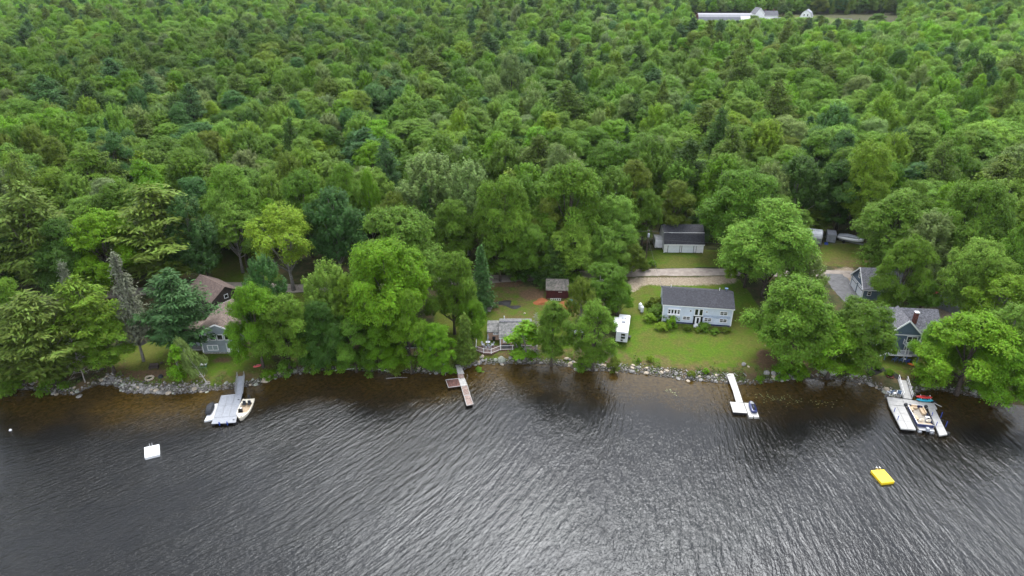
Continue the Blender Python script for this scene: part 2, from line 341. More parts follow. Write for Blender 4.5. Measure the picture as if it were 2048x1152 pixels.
# ------------------------------------------------------------------ water
wm=bpy.data.materials.new('lake water'); t,n,l=nt(wm); b=n['Principled BSDF']
b.inputs['Roughness'].default_value=.06; b.inputs['IOR'].default_value=1.333; b.inputs['Specular IOR Level'].default_value=.5; b.inputs['Specular Tint'].default_value=(.90,.95,1.0,1)
geo=n.new('ShaderNodeNewGeometry')
wa=n.new('ShaderNodeAttribute'); wa.attribute_name='wave'
da=n.new('ShaderNodeAttribute'); da.attribute_name='depth'
bed=noise(.35,6,.65); bed2=noise(1.6,4,.7)
shallow=ramp(bed2,[(.3,(.020,.012,.002)),(.55,(.052,.032,.006)),(.75,(.085,.060,.020))])
deepc=ramp(bed,[(.3,(.0045,.0045,.0045)),(.7,(.008,.0075,.0065))])
e1=n.new('ShaderNodeMath'); e1.operation='MULTIPLY_ADD'; e1.inputs[1].default_value=9; e1.inputs[2].default_value=-4.5; l.new(bed,e1.inputs[0])
e2=n.new('ShaderNodeMath'); e2.operation='ADD'; l.new(e1.outputs[0],e2.inputs[0]); l.new(da.outputs['Fac'],e2.inputs[1])
mr=n.new('ShaderNodeMapRange'); mr.interpolation_type='SMOOTHSTEP'; mr.inputs['From Min'].default_value=0; mr.inputs['From Max'].default_value=13; l.new(e2.outputs[0],mr.inputs['Value'])
l.new(mixc(mr.outputs[0],shallow,deepc),b.inputs['Base Color'])
def wn(sx,sy,detail,rough,dist=0.0,src=None):
    mp=n.new('ShaderNodeMapping'); mp.inputs['Scale'].default_value=(sx,sy,1); l.new((src or wa).outputs['Vector'],mp.inputs['Vector'])
    z=n.new('ShaderNodeTexNoise'); z.noise_dimensions='2D'; z.inputs['Scale'].default_value=1; z.inputs['Detail'].default_value=detail; z.inputs['Roughness'].default_value=rough; z.inputs['Distortion'].default_value=dist
    l.new(mp.outputs[0],z.inputs['Vector']); return z.outputs['Fac']
swell=wn(1.35,.27,2,.5,.2); chop=wn(3.5,1.4,3,.6,.3); fine=wn(8,4,2,.6)
gust=wn(.045,.022,3,.55)
def madd(a,k,c=None):
    m=n.new('ShaderNodeMath'); m.operation='MULTIPLY_ADD'; l.new(a,m.inputs[0]); m.inputs[1].default_value=k
    if c is None: m.inputs[2].default_value=0
    else: l.new(c,m.inputs[2])
    return m.outputs[0]
h=madd(swell,.18); h=madd(chop,.085,h); h=madd(fine,.024,h)
# the lee of the shore is calmer than the open water
cal=n.new('ShaderNodeMapRange'); cal.interpolation_type='SMOOTHSTEP'; cal.inputs['From Min'].default_value=-1; cal.inputs['From Max'].default_value=30; cal.inputs['To Min'].default_value=.4; cal.inputs['To Max'].default_value=1
l.new(da.outputs['Fac'],cal.inputs['Value'])
gr=n.new('ShaderNodeMapRange'); gr.inputs['From Min'].default_value=.3; gr.inputs['From Max'].default_value=.7; gr.inputs['To Min'].default_value=.5; gr.inputs['To Max'].default_value=1.25; l.new(gust,gr.inputs['Value'])
amp=n.new('ShaderNodeMath'); amp.operation='MULTIPLY'; l.new(cal.outputs[0],amp.inputs[0]); l.new(gr.outputs[0],amp.inputs[1])
hh=n.new('ShaderNodeMath'); hh.operation='MULTIPLY'; l.new(h,hh.inputs[0]); l.new(amp.outputs[0],hh.inputs[1])
bp=n.new('ShaderNodeBump'); bp.inputs['Strength'].default_value=1; bp.inputs['Distance'].default_value=.85; l.new(hh.outputs[0],bp.inputs['Height']); l.new(bp.outputs[0],b.inputs['Normal'])
xs=spread(-100,100,1.2,(-1800,1800)); ys=spread(50,112,1.0,(-900,190))
me,X,Y=grid_mesh('lake_water',xs,ys,lambda x,y:np.zeros_like(x),wm)
xr=np.linspace(-1900,1900,38001); bx=np.interp(xr,[-120,-50,10,50,120],[-1.75,-1.37,-.40,.03,.30])
cx=np.ones_like(xr); A=np.cumsum(cx)*0.1; A-=np.interp(0,xr,A)
ph=np.interp(X,xr,A)+np.interp(X,xr,bx)*(Y-78)*.9
# crest-following second coordinate
ps=(Y-78)*1.0+np.interp(X,xr,np.cumsum(-bx)*0.1)*.8
wv=np.stack([ph,ps,np.zeros_like(ph)],-1)
a=me.attributes.new('wave','FLOAT_VECTOR','POINT'); a.data.foreach_set('vector',wv.astype(np.float32).ravel())
a=me.attributes.new('depth','FLOAT','POINT'); a.data.foreach_set('value',np.clip(-sdist(X,Y),-5,80).astype(np.float32))
o=bpy.data.objects.new('lake_water',me); COL.objects.link(o); tag(o,'dark rippled lake water, brown in the shallows','water',kind='structure')
# ------------------------------------------------------------------ the dirt road
def strip(name,px,width,m,label,cat,dz=.035,step=.9):
    pts=[at(*p)[:2] for p in px]; P2=[]
    for i in range(len(pts)-1):
        L=math.hypot(pts[i+1][0]-pts[i][0],pts[i+1][1]-pts[i][1]); k=max(1,int(L/step))
        for j in range(k): P2.append((pts[i][0]+(pts[i+1][0]-pts[i][0])*j/k,pts[i][1]+(pts[i+1][1]-pts[i][1])*j/k))
    P2.append(tuple(pts[-1])); vs=[];fs=[]; nc=6; r=random.Random(3)
    for i,p in enumerate(P2):
        q0=P2[max(i-2,0)]; q1=P2[min(i+2,len(P2)-1)]; dx,dy=q1[0]-q0[0],q1[1]-q0[1]; L=math.hypot(dx,dy) or 1; nx,ny=-dy/L,dx/L
        wj=width*(1+.06*math.sin(i*.37)+.05*r.uniform(-1,1))
        for k in range(nc+1):
            s=(k/nc-.5)*wj; x,y=p[0]+nx*s,p[1]+ny*s; vs.append((x,y,T(x,y)+dz-(.06 if k in(0,nc) else 0)))
    for i in range(len(P2)-1):
        for k in range(nc): a0=i*(nc+1)+k; fs.append((a0,a0+1,a0+nc+2,a0+nc+1))
    b_=MB().add(vs,fs); o=b_.build(name,m,smooth=True); tag(o,label,cat,kind='structure'); return o
mk('road_dirt',(.27,.235,.205),.95,.10,.8,bump=.3,col2=(.19,.16,.135)); mk('asphalt',(.11,.11,.115),.9,.15,1.2)
strip('dirt_road',[(-260,610),(60,602),(200,590),(430,571),(590,577),(800,569),(985,558),(1150,549),(1280,545),(1465,544),(1640,546),(1800,552),(2300,575)],4.0,M['road_dirt'],'grey brown dirt road between the cottages and the wood','road')
strip('driveway',[(1668,548),(1688,580),(1712,606)],5,M['asphalt'],'grey paved driveway in front of the slate blue garage','driveway',.05)
strip('mulch_path',[(1722,715),(1738,733),(1742,748),(1765,738),(1782,745),(1800,757)],1.5,M['mulch_black'],'black mulch path winding down to the U-shaped dock','path',.05,.5)
# ------------------------------------------------------------------ trees
def leafmat(name,transl=.28,var=.30):
    m=bpy.data.materials.new(name); t,n,l=nt(m); b=n['Principled BSDF']; out=n['Material Output']
    b.inputs['Roughness'].default_value=.62; b.inputs['Specular IOR Level'].default_value=.12
    ta=n.new('ShaderNodeAttribute'); ta.attribute_type='INSTANCER'; ta.attribute_name='tint'
    geo=n.new('ShaderNodeNewGeometry'); tc=n.new('ShaderNodeTexCoord')
    nz=n.new('ShaderNodeTexNoise'); nz.inputs['Scale'].default_value=.55; nz.inputs['Detail'].default_value=2; l.new(tc.outputs['Object'],nz.inputs['Vector'])
    a=n.new('ShaderNodeMapRange'); a.inputs['To Min'].default_value=1-var; a.inputs['To Max'].default_value=1+var; l.new(geo.outputs['Random Per Island'],a.inputs['Value'])
    c=n.new('ShaderNodeMapRange'); c.inputs['From Min'].default_value=.3; c.inputs['From Max'].default_value=.7; c.inputs['To Min'].default_value=.8; c.inputs['To Max'].default_value=1.22; l.new(nz.outputs['Fac'],c.inputs['Value'])
    mu=n.new('ShaderNodeMath'); mu.operation='MULTIPLY'; l.new(a.outputs[0],mu.inputs[0]); l.new(c.outputs[0],mu.inputs[1])
    sc=n.new('ShaderNodeVectorMath'); sc.operation='SCALE'; l.new(ta.outputs['Color'],sc.inputs[0]); l.new(mu.outputs[0],sc.inputs['Scale'])
    hv=n.new('ShaderNodeHueSaturation'); hv.inputs['Saturation'].default_value=1.0; hv.inputs['Value'].default_value=1
    hr=n.new('ShaderNodeMapRange'); hr.inputs['To Min'].default_value=.485; hr.inputs['To Max'].default_value=.512; l.new(geo.outputs['Random Per Island'],hr.inputs['Value']); l.new(hr.outputs[0],hv.inputs['Hue'])
    l.new(sc.outputs[0],hv.inputs['Color']); l.new(hv.outputs[0],b.inputs['Base Color'])
    tr=n.new('ShaderNodeBsdfTranslucent'); l.new(hv.outputs[0],tr.inputs['Color'])
    mx=n.new('ShaderNodeMixShader'); mx.inputs[0].default_value=transl; l.new(b.outputs[0],mx.inputs[1]); l.new(tr.outputs[0],mx.inputs[2]); l.new(mx.outputs[0],out.inputs['Surface'])
    return m
LEAF=leafmat('broad leaves',.33); NEEDLE=leafmat('needles',.22,.25)
def leaf_quads(c,nrm,long,a,b,rng):
    """rhombic leaf sprays: centre, facing, long axis, half length, half width"""
    nrm=nrm/np.linalg.norm(nrm,axis=1,keepdims=True)
    t=long-nrm*np.sum(long*nrm,1,keepdims=True); t/=np.linalg.norm(t,axis=1,keepdims=True)+1e-6
    s=np.cross(nrm,t); a=np.asarray(a)[:,None]; b=np.asarray(b)[:,None]
    v=np.stack([c-t*a,c+s*b-t*a*.1,c+t*a-nrm*a*.25,c-s*b-t*a*.1],1).reshape(-1,3)
    return v
def quads(n): return np.arange(n*4).reshape(-1,4)
def usph(rng,n):
    d=rng.normal(size=(n,3)); return d/np.linalg.norm(d,axis=1,keepdims=True)
def clumps_to_leaves(pos,dirs,cr,n,leaf,rng,spike=0.0,upw=1.25):
    N=len(pos); p=np.repeat(pos,n,0); d=np.repeat(dirs,n,0); r=np.repeat(cr,n)[:,None]
    off=rng.normal(size=p.shape)*r*np.array([.48,.48,.27])
    if spike>0:
        ax=d*.6+np.array([0,0,1.0]); ax/=np.linalg.norm(ax,axis=1,keepdims=True)
        tt=rng.uniform(-.5,1.4,size=(len(p),1)); off=off*(1-.55*spike)*np.clip(1.25-.55*tt,.3,1.2)+ax*tt*r*1.25*spike
    c=p+off
    out=off/(np.linalg.norm(off,axis=1,keepdims=True)+1e-6)
    nr=out*.5+d*.5+np.array([0,0,upw])+rng.normal(size=p.shape)*.36
    lg=rng.normal(size=p.shape)+d*.8-np.array([0,0,.3])
    if spike>0: lg=ax+rng.normal(size=p.shape)*.35; nr=out*.8+d*.4+rng.normal(size=p.shape)*.4+np.array([0,0,.8])
    s=leaf*rng.uniform(.65,1.35,len(p))
    return leaf_quads(c,nr,lg,s,s*.62,rng)
def broad_crown(seed,H=16.,Rr=6.5,base=.28,nl=15,leaf=.30,spike=0.,cl=1.0,nleaf=24,prof='dome',dens=1.0):
    rng=np.random.default_rng(seed); lob=[]
    for i in range(nl):
        t=(i+.5)/nl; ang=i*2.399+rng.uniform(-.5,.5)
        if prof=='dome': pr=math.sqrt(max(0,1-(max(0,t-.25)/.78)**2))*(0.75+.25*min(1,t/.25))
        elif prof=='oval': pr=math.sin(math.pi*min(1,.20+.80*(t*.95+.02)))**.85
        else: pr=(1-t)**.6*.9+.1
        z=H*(base+(1-base)*(.06+.80*t))+rng.uniform(-.09,.09)*H; rl=Rr*rng.uniform(.20,.42)*(1-.12*t)
        rad=max(0,Rr*pr-rl*.6)*rng.uniform(.55,1.28)
        lob.append((rad*math.cos(ang),rad*math.sin(ang),z,rl))
    lob.append((rng.uniform(-.6,.6),rng.uniform(-.6,.6),H-Rr*.36,Rr*.40))
    L=np.array(lob); P_=[];D_=[]
    for k,(x,y,z,r) in enumerate(L):
        n=int(10*r*r/(cl*cl)*dens)+3; d=usph(rng,n*2); d=d[(d[:,2]>-.55)][:n]
        radial=np.array([x,y,0])/(math.hypot(x,y)+1e-3)
        d=d[(d@radial)>-.75]
        p=np.array([x,y,z])+d*r*np.array([1,1,.82])*rng.uniform(.72,1.25,(len(d),1))
        keep=np.ones(len(p),bool)
        for j,(x2,y2,z2,r2) in enumerate(L):
            if j!=k: keep&=np.linalg.norm((p-np.array([x2,y2,z2]))/np.array([1,1,.82]),axis=1)>r2*.80
        P_.append(p[keep]);D_.append(d[keep])
    p=np.concatenate(P_);d=np.concatenate(D_)
    return clumps_to_leaves(p,d,cl*rng.uniform(.6,1.25,len(p)),nleaf,leaf,rng,spike),L
def conifer_crown(seed,H,Rr,base,dz,nb,shape,leaf=(.40,.10),droop=.0,lift=.25,tuft=16,irr=.3,pad=.5):
    rng=np.random.default_rng(seed); C=[];Dn=[];Lg=[];S=[]; br=[]
    z=H*base
    while z<H*.985:
        t=(z-H*base)/(H*(1-base)); rr=Rr*shape(t)
        for k in range(max(3,int(nb*(1-.35*t)))):
            a=rng.uniform(0,2*math.pi); ln=max(.25,rr*rng.uniform(1-irr,1+irr*.5)); zz=z+rng.uniform(-.5,.5)*dz
            up=lift*rng.uniform(.5,1.4)-droop
            n=max(2,int(ln/.55)); o=np.array([math.cos(a),math.sin(a),0]); 
            br.append((zz,a,ln,up))
            for q in range(n):
                s=.22+.78*(q+rng.uniform(0,1))/n
                c=o*ln*s+np.array([0,0,zz+up*ln*s*s+ (.12*ln*s*s if lift>0 else 0)])
                m=int(tuft*(.6+.5*s)); wdt=pad*(1.15-.65*abs(s-.55))*min(1,ln/1.6+.25)
                side=np.array([-o[1],o[0],0])
                off=side*rng.normal(size=(m,1))*wdt+o*rng.normal(size=(m,1))*.32+np.array([0,0,1])*rng.normal(size=(m,1))*.24
                C.append(c+off); sd=np.sign((off@side))[:,None]
                Lg.append(o*.9+side*sd*.7+rng.normal(size=(m,3))*.3+np.array([0,0,.15-droop])); Dn.append(np.array([0,0,1.])+o*.35+rng.normal(size=(m,3))*.5)
        z+=dz*(1-.25*t)
    m=int(tuft*1.5); C.append(np.array([0,0,H-.35])+rng.normal(size=(m,3))*np.array([.15,.15,.45])); Lg.append(rng.normal(size=(m,3))*.5+np.array([0,0,1.])); Dn.append(rng.normal(size=(m,3))+np.array([0,0,.4]))
    C=np.concatenate(C);Dn=np.concatenate(Dn);Lg=np.concatenate(Lg); s=rng.uniform(.7,1.3,len(C))
    return leaf_quads(C,Dn,Lg,leaf[0]*s,leaf[1]*s*rng.uniform(.8,1.5,len(C)),rng),br
def trunk_mb(H,r,limbs,lean=0,rng=None,top=.9,seg=7):
    b=MB(); rng=rng or random.Random(1); n=7; pts=[];rad=[]
    for i in range(n+1):
        t=i/n; pts.append((.25*math.sin(t*3+lean)*t*2,.22*math.sin(t*4.1+lean*2)*t*2,H*top*t-.3*(i==0))); rad.append(r*(1.35 if i==0 else (1-.85*t)))
    b.tube(pts,rad,seg)
    for (x,y,z,rr) in limbs:
        t0=max(.15,min(.8,(z/H)*.55+rng.uniform(-.08,.05))); i=t0*n; i0=int(i); f=i-i0
        p0=Vector(pts[i0]).lerp(Vector(pts[min(n,i0+1)]),f); p1=Vector((x*.9,y*.9,z)); mid=p0.lerp(p1,.55)+Vector((rng.uniform(-.4,.4),rng.uniform(-.4,.4),-.5))
        r0=r*(1-.8*t0)*.62; b.tube([p0,mid,p1],[r0,r0*.6,r0*.22],5)
    return b
def dead_mb(seed,H,n=26,spread_=.28,droop=.1,r=.16,twig=4):
    g=random.Random(seed); b=MB(); b.tube([(0,0,-.3),(.1,0,H*.5),(0,.12,H)],[r,r*.6,.03],6)
    for i in range(n):
        t=.2+.78*i/n; a=i*2.4+g.uniform(-.4,.4); L=H*spread_*(1.1-t)*g.uniform(.6,1.3)+.3; z=H*t
        e=Vector((math.cos(a)*L,math.sin(a)*L,z+L*(.35-droop*3))); m=Vector((math.cos(a)*L*.5,math.sin(a)*L*.5,z+L*.25)); b.tube([(0,0,z),m,e],[r*(1-t)*.45+.02,.03,.012],4)
        for k in range(twig):
            s=g.uniform(.3,.95); p=Vector((0,0,z)).lerp(e,s); d=Vector((g.uniform(-1,1),g.uniform(-1,1),g.uniform(-.3,.8)))*L*.28; b.tube([p,p+d],[.022,.008],3,False)
    return b
PROTO={}
def tree_proto(kind,seed,crown,limbs,H,Rr,tr,barkm,leafm,rng_seed=1,top=.9):
    # trim the crown to its nominal spread and height
    rad=np.hypot(crown[:,0],crown[:,1]); k_=Rr/np.percentile(rad,97.5); kz=H/np.percentile(crown[:,2],99.8)
    crown=crown*np.array([k_,k_,kz]); limbs=[(l_[0]*k_,l_[1]*k_,l_[2]*kz,l_[3]) for l_ in limbs]
    cm=np_mesh('crown',crown,quads(len(crown)//4),leafm)
    tm=trunk_mb(H,tr,limbs,lean=seed,rng=random.Random(seed),top=top).mesh('trunk',M[barkm],smooth=True)
    PROTO.setdefault(kind,[]).append((cm,tm,H,Rr)); return cm
rg=random.Random(5)
for s in range(5):
    v,L=broad_crown(10+s,16,6.6,.22+.03*(s%3),22+2*s,.168,0,.9,58,'dome'); tree_proto('round',s,v,L[::2],16,6.6,.33,'bark',LEAF)
for s in range(4):
    v,L=broad_crown(30+s,17,5.0,.2,20,.16,0,.82,56,'oval'); tree_proto('oval',s,v,L[::2],17,5.0,.28,'bark',LEAF)
for s in range(4):
    v,L=broad_crown(50+s,16,5.8,.2,20,.16,.85,.86,54,'oval'); tree_proto('feathery',s,v,L[::2],16,5.8,.27,'grey_bark',LEAF)
for s in range(3):
    v,L=broad_crown(70+s,16,6.4,.42,15,.17,0,.86,50,'dome',dens=.85); tree_proto('open',s,v,L,16,6.4,.34,'grey_bark',LEAF)
for s in range(3):
    v,L=broad_crown(90+s,8,2.2,.06,12,.20,0,.6,24,'oval',dens=1.0); tree_proto('slender',s,v,L[::3],8,2.2,.11,'grey_bark',LEAF)
for s in range(3):
    v,L=broad_crown(110+s,2.2,1.5,0.02,9,.13,0,.42,20,'dome'); tree_proto('bush',s,v,L[::3],2.2,1.5,.05,'bark',LEAF)
pine_shape=lambda t: (.62+.75*t if t<.35 else .88*(1-(t-.35)/.65)**.75+.03)
def cone(t): return (1-t)**.9
for s in range(4):
    v,b_=conifer_crown(130+s,19,5.2,.18,.85,8,pine_shape,(.33,.085),0,.28,22,.5,.60); tree_proto('pine',s,v,[(math.cos(a)*l_*.9,math.sin(a)*l_*.9,z+u*l_,1) for z,a,l_,u in b_[::5]],19,5.2,.30,'bark',NEEDLE,top=.97)
for s in range(3):
    v,b_=conifer_crown(150+s,15,3.2,.06,.62,9,cone,(.30,.10),.12,.0,14,.25,.42); tree_proto('spruce',s,v,[],15,3.2,.2,'bark',NEEDLE,top=.98)
for s in range(3):
    v,b_=conifer_crown(170+s,11,2.3,.04,.42,10,lambda t:(1-t)**.7*(.85+.15*math.sin(t*9)),(.26,.13),-.05,.35,13,.25,.40); tree_proto('cedar',s,v,[],11,2.3,.16,'grey_bark',NEEDLE,top=.96)
for s in range(2):
    v,b_=conifer_crown(190+s,16,2.9,.27,.75,8,cone,(.28,.07),.10,.0,12,.30,.38)
    tree_proto('thin_spruce',s,v,[(math.cos(a)*l_,math.sin(a)*l_,z-.12*l_,1) for z,a,l_,u in b_[::2]],16,2.9,.2,'grey_bark',NEEDLE,top=.98)
TINT=dict(mid=(.108,.212,.018),light=(.150,.268,.032),bright=(.130,.272,.012),yellow=(.172,.285,.020),dark=(.056,.128,.016),blue=(.064,.152,.034),grey=(.160,.215,.074),olive=(.128,.186,.019),pale=(.178,.262,.068),
 needle=(.058,.118,.022),bluen=(.064,.142,.040),oliven=(.112,.176,.025),yellown=(.140,.225,.018),greyn=(.185,.200,.120))
KN=dict(round='broadleaf_tree',oval='broadleaf_tree',feathery='broadleaf_tree',open='broadleaf_tree',slender='young_tree',bush='bush',pine='pine_tree',spruce='spruce_tree',cedar='cedar_tree',thin_spruce='spruce_tree')
TREE_BASES=[]; NEAR=[]
COUNT={}
def make_tree(kind,loc,h,wd,tint,label,group=None,seed=None,tilt=None,rz=None):
    pr=PROTO[kind]; COUNT[kind]=COUNT.get(kind,0)+1
    cm,tm,H,Rr=pr[(seed if seed is not None else COUNT[kind])%len(pr)]
    cat={'bush':'bush'}.get(kind,'tree')
    e=empty(KN[kind],label,cat,loc,rz if rz is not None else rnd.uniform(0,6.28),group)
    e.scale=(wd/(2*Rr),wd/(2*Rr),h/H)
    if tilt: e.rotation_mode='XYZ'; e.rotation_euler=(tilt[0],tilt[1],0)
    c=bpy.data.objects.new('crown' if kind!='bush' else 'foliage',cm); COL.objects.link(c); c.parent=e
    g=.90*rnd.uniform(.84,1.16); tt=TINT[tint] if isinstance(tint,str) else tint
    c['tint']=[tt[0]*g*rnd.uniform(.93,1.07),tt[1]*g,tt[2]*g*rnd.uniform(.9,1.1)]
    k=bpy.data.objects.new('trunk' if kind!='bush' else 'stem',tm); COL.objects.link(k); k.parent=e
    return e
def px_tree(cx,top,wpx,base,kind,tint,label,group=None,seed=None,tilt=None):
    """crown centre column, crown top row, crown width and base row in the photo give the tree's place, height and spread"""
    bx=cx
    for _ in range(6):
        p=at(bx,base); h=12.
        for _ in range(20):
            py=proj(p.x,p.y,p.z+h)[1]; h=max(1.0,h+(py-top)/10.)
        qx=proj(p.x,p.y,p.z+h*.65)[0]; bx+=cx-qx
    Zc=proj(p.x,p.y,p.z+h*.55)[2]; wd=wpx*Zc/F
    h*=1.0
    TREE_BASES.append((p.x,p.y,wd*.5)); NEAR.append(kind)
    return make_tree(kind,p,h,wd,tint,label,group,seed,tilt)
